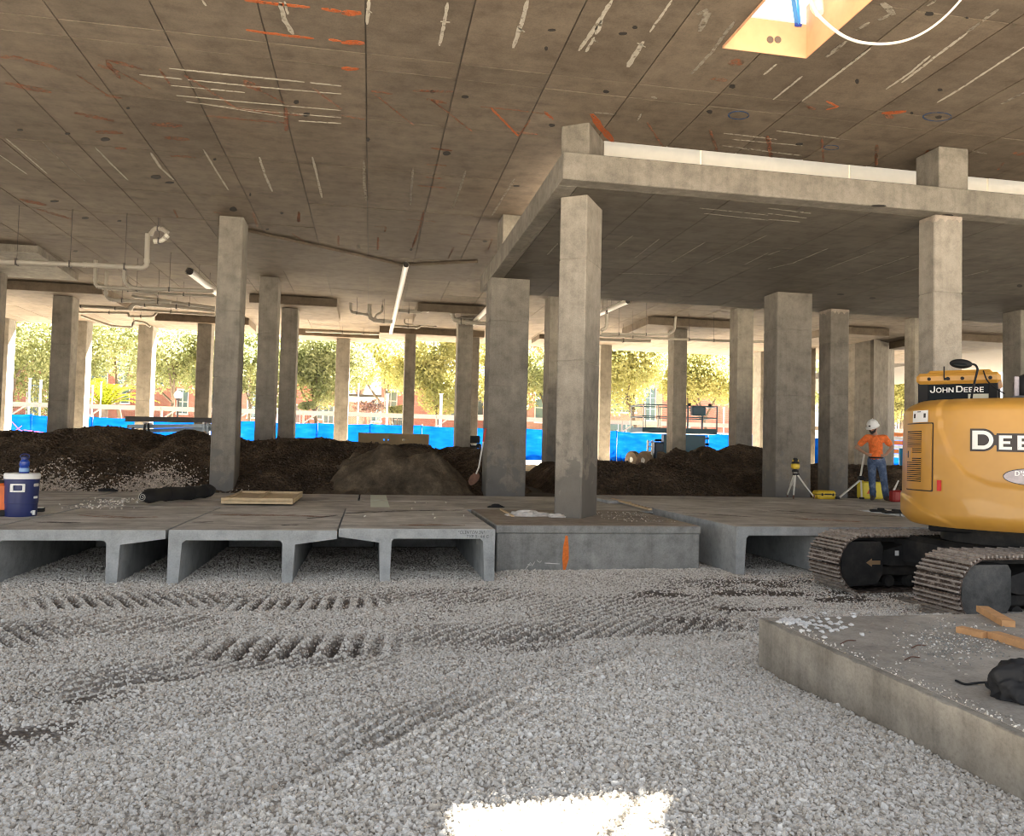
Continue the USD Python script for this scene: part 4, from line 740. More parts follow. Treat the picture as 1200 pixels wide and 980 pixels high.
ear = [hull_chain([(((s * .078, .01, -.012), .016), ((s * .086, .022, .018), .012))]) for s in (-1, 1)]
E_ = lambda m: T(m, hd_, rz=-.55, rx=.42)
body_mesh = cat((v, f), E_((hv, hh[1])), *[E_(e) for e in ear])
obj('body', body_mesh, M_SKIN, per, smooth=True, local=True)
tee = [((( -.062, 0, 1.415), .082), ((-.062, 0, 1.455), .070)), (((-.055, .0, 1.36), .150), ((-.05, 0, 1.18), .145)), (((-.05, 0, 1.18), .145), ((-.045, 0, .985), .150)), ((sh['ls'], .078), ((-.09, 0, 1.38), .12)), ((sh['rs'], .078), ((-.02, 0, 1.38), .12))]
for a, b in (('ls', 'le'), ('rs', 're')): p, q = np.array(sh[a]), np.array(sh[b]); tee.append(((p, .076), (p + (q - p) * .62, .070)))
v, f = hull_chain(tee, .018, 5); v = v + (meshkit.fbm(v * np.array([9, 9, 14]), 3, 5)[:, None] - .5) * .018; obj('t_shirt', (v, f), M_TEE, per, smooth=True, local=True)
jn = [(((-.045, 0, .97), .142), ((-.04, .01, .89), .150))]
for h, k, an, s in (('lh', 'lk', 'la', -1), ('rh', 'rk', 'ra', 1)): jn += [((sh[h], .108), (sh[k], .078)), ((sh[k], .078), (np.array(sh[an]) + [0, 0, .01], .070))]
v, f = hull_chain(jn, .018, 5); v = v + (meshkit.fbm(v * np.array([8, 8, 16]), 3, 6)[:, None] - .5) * .02; obj('jeans', (v, f), M_JEAN, per, smooth=True, local=True)
obj('belt', T(lathe([(.140, -.02), (.160, -.02), (.160, .02), (.140, .02)], 28), (-.045, 0, .975)), M_BLACK, per, local=True)
for an, dx in (('la', -.02), ('ra', .09)):
    a = np.array(sh[an]); obj('boot', hull_chain([((a + [0, .02, .01], .058), (a + [0, .03, -.045], .046)), ((a + [0, .03, -.045], .046), (a + [dx, -.13, -.052], .042)), ((a, .05), (a + [dx * .6, -.07, -.03], .048))], .02, 3), M_BOOT, per, smooth=True, local=True)
hat = cat(lathe([(.118, 0), (.126, .0), (.128, .02), (.122, .07), (.10, .12), (.062, .15), (0, .162)], 28), T(lathe([(.10, -.004), (.150, -.012), (.152, -.004), (.118, .012)], 28), (0, -.018, 0)), box(-.010, .010, -.07, .07, .12, .163, .006), box(-.06, .06, -.185, -.10, -.012, .004, .004))
obj('hard_hat', E_(T(hat, (0, .0, .035), rx=.06)), M_HAT, per, local=True); obj('hat_badge', E_(cbox(0, -.128, .085, .05, .012, .035, .004)), M_LBLK, per, local=True)
obj('beard', E_(hull_chain([(((-.05, -.065, -.065), .028), ((0, -.098, -.09), .034)), (((.05, -.065, -.065), .028), ((0, -.098, -.09), .034)), (((-.062, -.02, -.03), .016), ((-.05, -.065, -.065), .026)), (((.062, -.02, -.03), .016), ((.05, -.065, -.065), .026))], .012, 3)), M_HAIR, per, smooth=True, local=True)
obj('hair', E_(hull_chain([(((-.062, .03, 0), .024), ((.0, .085, -.01), .03)), (((.062, .03, 0), .024), ((.0, .085, -.01), .03))], .015, 3)), M_HAIR, per, smooth=True, local=True)
for s in (-1, 1): obj('eye', E_(T(trimesh.creation.icosphere(2, .010), (s * .030, -.086, -.006))), M_HAIR, per, local=True)

# ================================================================== TOOLS AND CLUTTER ON THE DECK
DZ = .69
M_YB = plain('safety_yellow', (.72, .50, .03), .45, var=.1); M_ALU = plain('pale_alloy', (.62, .60, .54), .45, var=.08); M_PLY = plain('pale_lumber', (.62, .47, .28), .75, var=.16, scale=9); M_WOOD = plain('orange_lumber', (.66, .36, .16), .75, var=.16, scale=14); M_NAVY = plain('navy_plastic', (.012, .022, .11), .38, var=.1); M_BLUE = plain('bottle_blue', (.012, .05, .30), .25, var=.15); M_FAB = plain('black_fabric', (.012, .012, .013), .75, var=.3, scale=25, bump=.004); M_RUST = plain('rusty_steel', (.14, .07, .045), .8, var=.35, scale=12)
yT = 16.35; q = lambda x, y: ony(x, y, yT)
tp = thing('survey_tripod', 'yellow and black survey laser standing on an open tripod before the wide pier', 'tripod', (*q(933, 560)[:2], DZ))
ap = q(932, 552); hdp = ap + [0, 0, .0]
for fx, dy, m in (((923, 580), -.25, M_ALU), ((951, 579), -.1, M_ALU), ((935, 574), .45, M_ALU)):
    e = onz(*fx, DZ); e = np.array([q(*fx)[0], yT + dy, DZ]); mid = ap + (e - ap) * .55; leg = obj('leg', cat(bar(ap + [0, 0, -.02], mid, .045, .03), bar(mid - (e - ap) * .05, e + [0, 0, .05], .03, .025)), m, tp, smooth=False)
    obj('foot', tube([e + [0, 0, .09], e + [0, 0, .005]], [.028, .012], 8), M_RUST, leg); obj('leg_clamp', T(cbox(0, 0, 0, .075, .05, .05, .008), ap + (e - ap) * .12), M_RUBBER, leg)
obj('tripod_head', lathe([(0, -.03), (.075, -.03), (.075, .01), (.03, .04), (0, .04)], 18, ap), M_RUBBER, tp)
obj('laser_base', T(cbox(0, 0, .11, .17, .15, .13, .03), ap), M_YB, tp); obj('laser_band', lathe([(0, .165), (.085, .165), (.09, .19), (.07, .21), (0, .21)], 18, ap), M_RUBBER, tp); obj('laser_turret', lathe([(0, .20), (.05, .20), (.055, .27), (.03, .30), (0, .30)], 16, ap), M_RUBBER, tp); obj('laser_cap', T(cbox(0, 0, .235, .15, .03, .05, .01), ap), M_YB, tp)
a, b = q(955, 583), q(976, 583)
cs = thing('tool_case', 'yellow plastic instrument case lying on the deck right of the survey tripod', 'case', (*((a + b) / 2)[:2], DZ)); w = b[0] - a[0]
obj('shell', box(a[0], b[0], yT - .15, yT + .15, DZ, DZ + .19, .04), M_YB, cs); obj('seam', box(a[0] - .004, b[0] + .004, yT - .154, yT + .154, DZ + .10, DZ + .112), M_RUBBER, cs, smooth=False); obj('handle', tube(fillet([(a[0] + w * .35, yT - .15, DZ + .12), (a[0] + w * .35, yT - .2, DZ + .12), (a[0] + w * .65, yT - .2, DZ + .12), (a[0] + w * .65, yT - .15, DZ + .12)], .03), .011, 8), M_RUBBER, cs)
for k in (.2, .8): obj('latch', cbox(a[0] + w * k, yT - .155, DZ + .105, .04, .015, .06, .004), M_RUBBER, cs)
t2 = thing('folded_tripod', 'pale legged tripod tipped over beside the yellow jug', 'tripod', (*q(1008, 572)[:2], DZ)); ap2 = q(1009, 562)
for px in ((974, 583), (1002, 586)): e = q(*px); e[2] = DZ + .02; e[1] = yT - .25; lg = obj('leg', bar(ap2, e, .035, .03), M_ALU, t2, smooth=False); obj('foot', T(cbox(0, 0, .02, .10, .07, .05, .012), e), M_RUBBER, lg)
e = q(1013, 531); lg = obj('leg', bar(ap2 + [0, .03, .03], e, .032, .028), M_ALU, t2, smooth=False); obj('foot', T(cbox(0, 0, 0, .04, .04, .05, .008), e), M_RUBBER, lg); obj('tripod_head', T(cbox(0, 0, .03, .15, .12, .10, .03), ap2), M_RUBBER, t2); obj('strap', tube(fillet([ap2 + [.02, -.05, 0], ap2 + [.16, -.06, .05], ap2 + [.25, .1, .02]], .05), .02, 6), M_RUBBER, t2)
a, b = ony(1011, 586, 16.55), ony(1036, 586, 16.55); zj = DZ
jg = thing('plastic_jug', 'bright yellow box-shaped jug with a red warning triangle, behind the legs of the worker', 'jug', ((a[0] + b[0]) / 2, 16.65, zj)); obj('body', box(a[0], b[0], 16.55, 16.8, zj, zj + .40, .03), plain('jug_yellow', (.74, .60, .03), .45, var=.06), jg); cxj = a[0] + (b[0] - a[0]) * .32
obj('handle', tube(fillet([(cxj - .1, 16.67, zj + .39), (cxj - .1, 16.67, zj + .47), (cxj + .1, 16.67, zj + .47), (cxj + .1, 16.67, zj + .39)], .04), .016, 8), M_YB, jg); obj('cap', lathe([(0, 0), (.035, 0), (.035, .05), (0, .05)], 14, (b[0] - .1, 16.67, zj + .395)), M_RUBBER, jg)
v, f = VF(prism(Polygon([(-.075, 0), (.075, 0), (0, .13)]), 0, .003)); obj('warning_triangle', (np.column_stack([cxj + v[:, 0], 16.548 - v[:, 2], zj + .12 + v[:, 1]]), f), plain('triangle_red', (.75, .10, .02), .5), jg, smooth=False)
a = ony(1052, 586, 15.6); rd = thing('gas_can', 'dark red fuel can half hidden behind the excavator near the worker', 'can', (a[0], 15.6, DZ)); obj('body', box(a[0] - .17, a[0] + .17, 15.5, 15.7, DZ, DZ + .26, .04), plain('can_red', (.30, .02, .015), .45), rd); obj('spout', tube([(a[0] - .1, 15.6, DZ + .25), (a[0] - .02, 15.55, DZ + .48)], [.025, .015], 10), M_ALU, rd); obj('cap', lathe([(0, 0), (.035, 0), (.035, .04), (0, .04)], 12, (a[0] + .1, 15.6, DZ + .255)), M_RUBBER, rd)
for k, (px, py, w, lb) in enumerate(((1029, 600, .28, 'left'), (1049, 602, .42, 'right'))):
    c = onz(px, py, DZ); s = thing('rubber_pad', f'black rubber scrap on the deck in front of the worker, the {"smaller" if k == 0 else "larger"} one', 'scrap', (*c[:2], DZ)); obj('slab', T(cat(cbox(0, 0, .02, w, .16, .04, .012), cbox(.05, .03, .05, w * .4, .1, .04, .012)), c, rz=-.5 + k * .3), M_RUBBER, s)
# cooler, bottle, jug at the left
c = onz(24, 605, .625); cl = thing('water_cooler', 'navy blue round water cooler with a white lid on the left deck', 'cooler', (*c[:2], .628)); R_ = .205
L2 = lambda p, n=36: T(lathe(p, n), (c[0], c[1], .628))
obj('tub', L2([(0, 0), (R_ * .88, 0), (R_ * .92, .015), (R_ * .95, .17), (R_ * .975, .178), (R_ * .97, .186), (R_, .48), (R_, .50), (0, .50)]), M_NAVY, cl); lid = obj('lid', L2([(0, .50), (R_ * 1.03, .50), (R_ * 1.05, .52), (R_ * 1.03, .565), (R_ * .97, .575), (0, .575)]), M_WHITE, cl)
vd = np.array([c[0], c[1], 0]) / np.hypot(c[0], c[1]) * -1; rt_ = np.array([-vd[1], vd[0], 0]); rt_ = rt_ if rt_[0] > 0 else -rt_; at_ = lambda a, z, r=R_: np.array([c[0], c[1], .628 + z]) + (vd * math.cos(a) + rt_ * math.sin(a)) * r
def curved(name, a0, a1, z0, z1, m, r, parent, hole=None, th=.006):
    q_ = sbox(a0 * r, z0, a1 * r, z1); q_ = q_.buffer(-.008).buffer(.008); q_ = q_.difference(hole) if hole is not None else q_; v, f = VF(prism(q_, 0, th)); v, f = trimesh.remesh.subdivide_to_size(v, f, .03)[:2]
    return obj(name, np.array([at_(p[0] / r, p[1], r + p[2]) for p in v]) if False else (np.array([at_(p[0] / r, p[1], r + p[2]) for p in v]), f), m, parent, smooth=False)
curved('handle', -.62, .16, .33, .44, M_WHITE, R_ * 1.0, cl, sbox(-.095, .35, .005, .42).buffer(-.012).buffer(.012), .022); curved('label', .72, 1.15, .40, .44, M_ALU, R_, cl); curved('label', .75, 1.1, .24, .27, M_WHITE, R_ * .99, cl)
sp = obj('spigot', cat(tube([at_(.72, .06, R_ * .9), at_(.72, .06, R_ * 1.12)], .02, 12), tube([at_(.72, .085, R_ * 1.1), at_(.72, .025, R_ * 1.1)], .018, 12)), M_WHITE, cl)
bt = thing('water_bottle', 'small blue drinking bottle standing on the lid of the cooler', 'bottle', (c[0] + .02, c[1], 1.203)); P_ = (c[0] + .02, c[1], 1.203)
obj('bottle', T(lathe([(0, 0), (.055, 0), (.06, .012), (.06, .07), (.052, .085), (.06, .10), (.06, .15), (.035, .185), (0, .187)], 24), P_), M_BLUE, bt); obj('cap', T(lathe([(0, .183), (.038, .183), (.038, .215), (.02, .23), (0, .24)], 18), P_), M_NAVY, bt); obj('loop', T(tube(fillet([(-.045, 0, .19), (-.06, 0, .24), (0, 0, .262), (.06, 0, .24), (.045, 0, .19)], .03), .007, 6), P_), M_NAVY, bt); obj('label', T(lathe([(.0605, .02), (.0615, .025), (.0615, .062), (.0605, .067)], 24), P_), plain('bottle_print', (.2, .36, .62), .3), bt)
c2 = onz(-3, 605, .625); oc = thing('orange_jug', 'orange drink jug with a dark base, cut off by the left picture edge', 'jug', (*c2[:2], .628))
obj('body', T(box(-.14, .17, -.13, .13, .06, .44, .035), (*c2[:2], .628), rz=.3), plain('jug_orange', (.78, .16, .03), .4, var=.2), oc); obj('base', T(box(-.15, .18, -.14, .14, 0, .09, .02), (*c2[:2], .628), rz=.3), M_RUBBER, oc); obj('label', T(box(.172, .176, -.09, .08, .10, .22), (*c2[:2], .628), rz=.3), plain('label_tan', (.55, .40, .24), .6), oc); obj('lid', T(lathe([(0, .43), (.10, .43), (.10, .47), (0, .48)], 20), (*c2[:2], .628)), M_RUBBER, oc)
c = onz(45, 600, .625); tr = thing('tape_roll', 'small black tape roll with a white side on the deck by the cooler', 'tape', (*c[:2], .628)); obj('roll', T(lathe([(.03, 0), (.075, 0), (.08, .01), (.08, .055), (.03, .055)], 20), (*c[:2], .628)), M_RUBBER, tr); obj('core', T(lathe([(.0, .05), (.07, .055), (.07, .062), (0, .06)], 20), (*c[:2], .628)), M_WHITE, tr)
# black roll
a, b = onz(163, 591, .655) + [.05, 0, .115], onz(240, 582, .655) + [.1, .2, .105]; ts = np.linspace(0, 1, 40); P_ = a + (b - a) * ts[:, None] + np.column_stack([0 * ts, .05 * np.sin(ts * 3), .012 * np.sin(ts * 7)]); rr = .115 * np.minimum(1, np.minimum(.55 + ts * 6, .6 + (1 - ts) * 6)) * (1 + .06 * np.sin(ts * 23))
br = thing('fabric_roll', 'long black rolled fabric bundle lying across the deck beside the lone left column', 'roll', tuple(a * [1, 1, 0] + [0, 0, .655])); obj('roll', tube(P_, rr, 20), M_FAB, br); d = (a - b) / np.linalg.norm(b - a); s_ = np.cross(d, [0, 0, 1]); s_ /= np.linalg.norm(s_)
obj('end_spiral', a + d * .004 + np.zeros(3) if False else tube([a + d * .012 + (s_ * math.cos(k) + np.array([0, 0, 1]) * math.sin(k)) * .008 * k ** .8 for k in np.linspace(.5, 14, 60)], .004, 5), M_ALU, br)
for k in (.3, .62, .86): i_ = int(k * 39); obj('tie', T(tube([P_[i_] + (s_ * math.cos(t) + np.array([0, 0, 1]) * math.sin(t)) * (rr[i_] + .004) for t in np.linspace(0, 6.3, 24)], .006, 5)), M_RUBBER, br)
# shallow wooden form
wf = thing('wooden_form', 'shallow pale lumber form lying on the deck right of the black roll', 'wood frame', (-1.8, 13.6, .655)); x0, x1, y0, y1, z0 = -2.40, -1.25, 13.55, 15.5, .658
for nme, bx in (('board', box(x0, x1, y0, y0 + .05, z0, z0 + .05, .004)), ('board', box(x0, x1, y0 + .01, y0 + .06, z0 + .053, z0 + .10, .004)), ('board', box(x0, x1, y1 - .05, y1, z0, z0 + .10, .004)), ('board', box(x0, x0 + .05, y0 + .06, y1 - .05, z0, z0 + .09, .004)), ('board', box(x1 - .05, x1, y0 + .06, y1 - .05, z0, z0 + .09, .004)), ('sheet', box(x0 + .05, x1 - .05, y0 + .06, y1 - .05, z0 + .03, z0 + .06, .004)), ('cleat', box(-1.9, -1.83, y0 + .06, y1 - .05, z0 + .06, z0 + .095, .004))): obj(nme, bx, M_PLY, wf)
# pale sheet strip, crumpled plastic, stake and rags
sg = thing('paper_strip', 'pale green sheet strip laid across the deck joints in the middle', 'sheet', (.2, 14.5, .66)); M_PALE = plain('pale_green_sheet', (.80, .86, .74), .8, var=.06)
for y0, y1, z in ((13.3, 14.88, .634), (15.0, 16.5, .637)): obj('sheet', T((lambda g_: (g_[0] + np.column_stack([0 * g_[0][:, 0], 0 * g_[0][:, 0], .006 * meshkit.noise(g_[0] * 5)]), g_[1]))(trimesh.remesh.subdivide_to_size(*box(.04, .36, y0, y1, 0, .005), .15)[:2]), (0, 0, z)), M_PALE, sg, smooth=False)
M_FILM = plain('milky_film', (.62, .58, .53), .4, var=.12, scale=20)
def crumple(label, cat_, name, c, sx, sy, sz, m, seed, fr=7.0, amp=.55):
    s = trimesh.creation.icosphere(4, 1.0); v = np.array(s.vertices); n_ = np.abs(meshkit.fbm(v * fr * .35 + seed, 4, seed) - .5) * 2; n2 = meshkit.fbm(v * 1.3 + seed * 2, 3, seed + 1) - .5
    v = v * (1 + n2[:, None] * .9 - n_[:, None] * amp) * np.array([sx, sy, sz]); v[:, 2] = np.maximum(v[:, 2], -sz * .25); v[:, 2] += sz * .25
    t = thing(name, label, cat_, c); obj(name.split('_')[-1] + '_folds' if False else 'folds', (v + np.asarray(c, float), np.array(s.faces)), m, t, smooth=50); return t
c = onz(622, 605, .655); crumple('crumpled milky plastic film on the footing, left of the patched column', 'plastic film', 'plastic_film', (c[0] - .05, c[1], .656), .36, .11, .075, M_FILM, 3)
c = onz(652, 606, .655); crumple('small white plastic scrap against the foot of the patched column', 'plastic film', 'plastic_film', (c[0], c[1] - .06, .656), .15, .07, .05, M_FILM, 9)
c = onz(581, 595, .655); crumple('black rag on the rear left corner of the footing', 'rag', 'black_rag', (c[0], c[1], .656), .14, .08, .05, M_FAB, 5)
a, b = onz(587, 597, .68), onz(601, 605, .68); sk = thing('wood_stake', 'thin wooden stake lying on the footing beside the black rag', 'stake', tuple(a)); obj('stake', bar(a, b, .035, .022), M_PLY, sk, smooth=False); obj('point', bar(b, b + (b - a) * .06, .018, .012), M_PLY, sk, smooth=False)
c = onz(110, 577, .70); crumple('dark rag lying by the dirt on the left deck', 'rag', 'black_rag', (c[0], 16.2, .665), .20, .09, .05, M_FAB, 15)
gx = thing('tool_box', 'small black and red box in the gap behind the footing', 'box', (4.80, 13.0, 0)); obj('body', box(4.68, 4.93, 13.02, 13.14, .0, .60, .01), M_RUBBER, gx); obj('red_side', box(4.86, 4.93, 13.005, 13.02, .05, .58, .003), plain('box_red', (.45, .05, .02), .5), gx); obj('stripe', box(4.775, 4.79, 13.005, 13.02, .05, .58), plain('stripe_blue', (.2, .4, .6), .5), gx)
lg = thing('lumber_strip', 'pale lumber strip lying on the deck behind the footing block', 'lumber', (4.3, 14.5, .66)); a, b = onz(718, 585, .68), onz(762, 597, .68); obj('strip', bar(a, b, .07, .03), M_PLY, lg, smooth=False); obj('cleat', bar(a + (b - a) * .45 + [0, 0, .02], a + (b - a) * .5 + [0, 0, .02], .08, .02), M_PLY, lg, smooth=False)
g = np.random.default_rng(41); P_ = np.column_stack([g.uniform(3.5, 4.5, 260), g.uniform(10.9, 12.6, 260), np.full(260, .66)]); scatter('footing_crumbs', P_, g.uniform(.003, .011, 260), [M_STONE, M_FOOT, M_DUST], 'loose stone crumbs on the dusty top of the footing', 42)
P_ = np.column_stack([np.concatenate([g.normal(-4.0, .22, 130), g.uniform(-.1, 1.6, 9), g.uniform(7.5, 11, 60)]), np.concatenate([g.uniform(12.2, 14.3, 130), g.uniform(10.8, 14.5, 9), g.uniform(12, 15, 60)]), np.full(199, .675)]); scatter('deck_crumbs', P_, g.uniform(.008, .02, 199), [M_STONE], 'scattered pale stone crumbs on the deck', 43)

# ================================================================== THINGS ON THE LEDGE
def pl(px, py): return onz(px, py, .505)
for lb, a, b, w, h in (('short orange lumber offcut pointing away, farthest of three on the ledge', (1151, 717), (1182, 735), .085, .045), ('shortest lumber offcut on the ledge, left of the other two', (1124, 741), (1155, 748), .07, .04), ('lumber offcut on the ledge running out at the right picture edge', (1164, 748), (1212, 763), .085, .045)):
    A_, B_ = pl(*a), pl(*b); t = thing('lumber_offcut', lb, 'lumber', tuple(A_)); d = (B_ - A_) / np.linalg.norm(B_ - A_); obj('board', bar(A_ + [0, 0, h / 2], B_ + [0, 0, h / 2], w, h), M_WOOD, t, smooth=False); obj('cut_end', bar(A_ - d * .002 + [0, 0, h / 2], A_ + d * .004 + [0, 0, h / 2], w * .98, h * .96), M_PLY, t, smooth=False)
bg = crumple('crumpled black fabric bag on the ledge at the right picture edge', 'bag', 'black_bag', (*(pl(1194, 822)[:2] + [.09, .06]), .503), .20, .14, .15, M_FAB, 21, 5.0, .35); obj('strap', tube(fillet([pl(1120, 799) + [0, 0, .006], pl(1131, 804) + [0, 0, .006], pl(1146, 802) + [0, 0, .008], pl(1172, 806) + [0, 0, .03]], .05), .006, 6), M_FAB, bg)
first = None; g = np.random.default_rng(8); spots = [(g.uniform(912, 948), 0) for _ in range(46)]; k = 0
xy = [(x, np.interp(x, [911, 922, 936, 952], [730, 729, 731, 735]) + g.uniform(-4, 4.5) * np.interp(x, [911, 930, 952], [.5, 1, .8])) for x, _ in spots] + [(952, 729), (961, 730), (955, 734), (962, 735), (967, 736), (970, 727), (972, 731), (974, 733), (981, 733), (985, 731), (986, 738), (990, 737), (997, 734), (1001, 724), (1000, 721), (966, 749), (1010, 745), (975, 741), (963, 742), (958, 726), (944, 725), (966, 720), (971, 738), (980, 740), (948, 741), (940, 741), (957, 738), (983, 726)]
M_WST = plain('white_limestone', (.80, .79, .76), .85, var=.08, rnd=.08)
for px, py in xy:
    p = pl(px, py); r = g.uniform(.013, .024) * (1.25 if py > 744 else 1)
    if first is None:
        first = thing('white_stone', 'white limestone piece in the small heap spilt on the far corner of the ledge', 'stone', (*p[:2], .505), group='white stones spilt on the ledge'); obj('stone', T(pebble(.02, 900), (0, 0, .012)), M_WST, first, smooth=False, local=True)
    else: dup(first, (*p[:2], .505 - .003), g.uniform(0, 360), label=None if px < 951 and py < 740 else 'stray white limestone piece lying clear of the spilt heap on the ledge', group=None if px < 951 and py < 740 else 'stray white stones on the ledge')
P_ = [pl(*p) for p in np.column_stack([g.normal(1120, 38, 900), g.normal(752, 13, 900)])]; P_ = np.array([p for p in P_ if p[0] > 2.95 and p[1] < 5.2]); scatter('ledge_chips', P_, g.uniform(.003, .010, len(P_)), [M_FOOT, M_STONE, M_LTOP], 'grey stone chips strewn over the ledge top', 51)
P_ = np.column_stack([2.87 + np.abs(g.normal(0, .05, 300)), g.uniform(2.5, 5.0, 300), np.full(300, .507)]); scatter('edge_chips', P_, g.uniform(.003, .008, 300), [M_STONE, M_LTOP], 'pale chips along the broken edge of the ledge', 52)
for k, (a, b) in enumerate((((1068, 760), (1085, 757)), ((985, 755), (1003, 751)), ((1060, 774), (1078, 771)))): t = thing('wire_bit', ('bent rusty wire bit lying near the middle of the ledge', 'bent rusty wire bit beside the white stones', 'bent rusty wire bit nearest the broken ledge edge')[k], 'wire', tuple(pl(*a))); obj('wire', tube(fillet([pl(*a), (pl(*a) + pl(*b)) / 2 + [.01, .02, .01], pl(*b)], .05), .004, 5), M_RUST, t)

# ================================================================== BEHIND THE DECK
y0 = 24.2; sb = thing('steel_beam', 'long dark steel beam laid over the dirt ridge, topmost of the stack', 'beam', (-6.5, y0, 2.1)); A_, B_ = ony(147, 491, y0), ony(262, 493, y0)
def ibeam(A, B, h, w): d = B - A; up = np.array([0, 0, 1.0]); return cat(bar(A + up * h / 2, B + up * h / 2, w, .018), bar(A - up * h / 2, B - up * h / 2, w, .018), bar(A, B, .02, h))
obj('profile', ibeam(A_, B_, .13, .22), plain('dark_steel', (.06, .055, .05), .6, var=.2), sb, smooth=False)
M_GALV = plain('galvanised_steel', (.30, .34, .36), .4, metal=.4, var=.15)
for k, (pa, pb, lb) in enumerate((((150, 500), (262, 499), 'pale galvanised beam lying directly under the dark steel beam'), ((168, 505), (262, 503), 'pale galvanised beam lowest in the stack on the dirt ridge'))):
    t = thing('steel_beam', lb, 'beam', tuple(ony(*pa, y0 + .25))); obj('profile', ibeam(ony(*pa, y0 + .2 + k * .2), ony(*pb, y0 + .2 + k * .2), .09, .12), M_GALV, t, smooth=False); obj('end_plate', T(cbox(0, 0, 0, .015, .12, .11), ony(*pa, y0 + .2 + k * .2)), M_GALV, t, smooth=False)
for k, x in enumerate((172, 241)):
    p = ony(x, 497, y0); t = thing('beam_stand', ('left', 'right')[k] + ' stand holding up the steel beams on the ridge', 'stand', (p[0], y0, 1.5)); zb = float(left_ridge(np.array([p[0]]), np.array([y0]))[0]) - .1
    for s in (-1, 1): obj('leg', bar((p[0] + s * .12, y0, zb), (p[0] + s * .04, y0, p[2] + .02), .05, .05), M_GALV if k else M_RUBBER, t, smooth=False)
    obj('bearer', bar((p[0], y0 - .3, p[2] + .02), (p[0], y0 + .5, p[2] + .02), .06, .05), M_ALU, t, smooth=False)
yp = 27.3; a, b = ony(420, 507, yp), ony(503, 509, yp); pb = thing('plywood_board', 'brown plywood board standing on edge behind the dirt ridge', 'board', ((a[0] + b[0]) / 2, yp, .7)); v = box(a[0], b[0], yp, yp + .03, .7, a[2], .004); bd_ = prism(sbox(a[0], .7, b[0], a[2]).difference(unary_union([Point(*ony(x, 515.5, yp)[[0, 2]]).buffer(r, 8) for x, r in ((450, .028), (455, .022), (473, .05), (478, .02))])), 0, .03); v, f = VF(bd_); obj('sheet', (np.column_stack([v[:, 0], yp + .03 - v[:, 2], v[:, 1]]), f), plain('brown_plywood', (.30, .21, .11), .8, var=.12, scale=4), pb, smooth=False)
for k in (.18, .82): x = a[0] + (b[0] - a[0]) * k; obj('brace', bar((x, yp + .6, .7), (x, yp + .05, a[2] - .1), .04, .09), M_PLY, pb, smooth=False)
yg = 29.0; a, b = ony(547, 523, yg), ony(563, 511, yg); gn = thing('black_crate', 'black boxy machine on a small cart at the foot of a far column', 'generator', ((a[0] + b[0]) / 2, yg, a[2])); obj('housing', box(a[0], b[0], yg, yg + .5, a[2] + .12, b[2], .04), M_RUBBER, gn); obj('tray', box(a[0] - .05, b[0] + .02, yg - .05, yg + .55, a[2] + .03, a[2] + .10, .01), M_ALU, gn)
for s in (a[0] + .06, b[0] - .06): obj('wheel', T(lathe([(0, -.03), (.09, -.03), (.10, 0), (.09, .03), (0, .03)], 14), (s, yg - .05, a[2] + .02), rx=math.pi / 2), M_RUBBER, gn)
obj('crate_leg', box(a[0] + .1, b[0] - .1, yg + .1, yg + .4, .8, a[2] + .05), M_RUBBER, gn)
ys_ = 17.2; a, b, c = ony(569, 503, ys_), ony(561, 548, ys_), ony(552, 570, ys_ - .15); sv = thing('shovel', 'long shovel with a red grip leaning against the wide flat pier', 'shovel', tuple(c)); obj('shaft', tube([a, b, b + (c - b) * .35], .018, 8), M_ALU, sv); obj('grip', tube([a + (a - b) * .02, a + (b - a) * .33], .024, 8), plain('grip_red', (.50, .04, .025), .5), sv)
dd = (c - b) / np.linalg.norm(c - b); sx = np.array([1.0, 0, 0]); bl = [b + (c - b) * .3 + dd * t + sx * w * s + np.array([0, .02 * abs(s), 0]) for t, w in ((0, .05), (.08, .11), (.2, .11), (.28, .06), (.32, .0)) for s in (-1, 0, 1)]; fs = [[i * 3 + j, i * 3 + j + 1, i * 3 + j + 4] for i in range(4) for j in (0, 1)] + [[i * 3 + j, i * 3 + j + 4, i * 3 + j + 3] for i in range(4) for j in (0, 1)]; bl = np.array(bl); obj('blade', cat((bl, np.array(fs)), (bl + [0, .006, 0], np.array(fs)[:, ::-1])), M_RUST, sv)
# ================================================================== LAYOUT MARKS SPRAYED ON THE SLAB UNDERSIDES
def sprayed(name, col, lo, hi, scale=22.0):
    return mat(name, {'g': ('geometry', {}), 'n': ('noise_texture', {'scale': scale, 'detail': 4.0, 'roughness': .7}), 'mr': ('rgb_ramp', {'ramp': [(lo, (0, 0, 0)), (hi, (1, 1, 1))]}), 'p': ('principled_bsdf', {'base_color': col, 'roughness': .9, 'specular_ior_level': .2})}, [('g.position', 'n.vector'), ('n.fac', 'mr.fac'), ('mr.color', 'p.alpha')])
M_SPRAY = sprayed('orange_spray', (.40, .105, .035), .34, .52); M_SPRAYF = sprayed('faded_orange_spray', (.27, .10, .05), .42, .66); M_LIME = sprayed('chalky_streak', (.42, .385, .32), .34, .50, 14.0); M_LIMEF = sprayed('faint_chalky_streak', (.30, .27, .22), .38, .60, 14.0); M_BLUEP = sprayed('blue_spray', (.03, .06, .13), .3, .5); M_TAR = plain('dark_void', (.022, .018, .015), .9, var=.3); M_LIMEL = sprayed('low_slab_streak', (.25, .23, .19), .36, .56, 14.0)
sid = 100
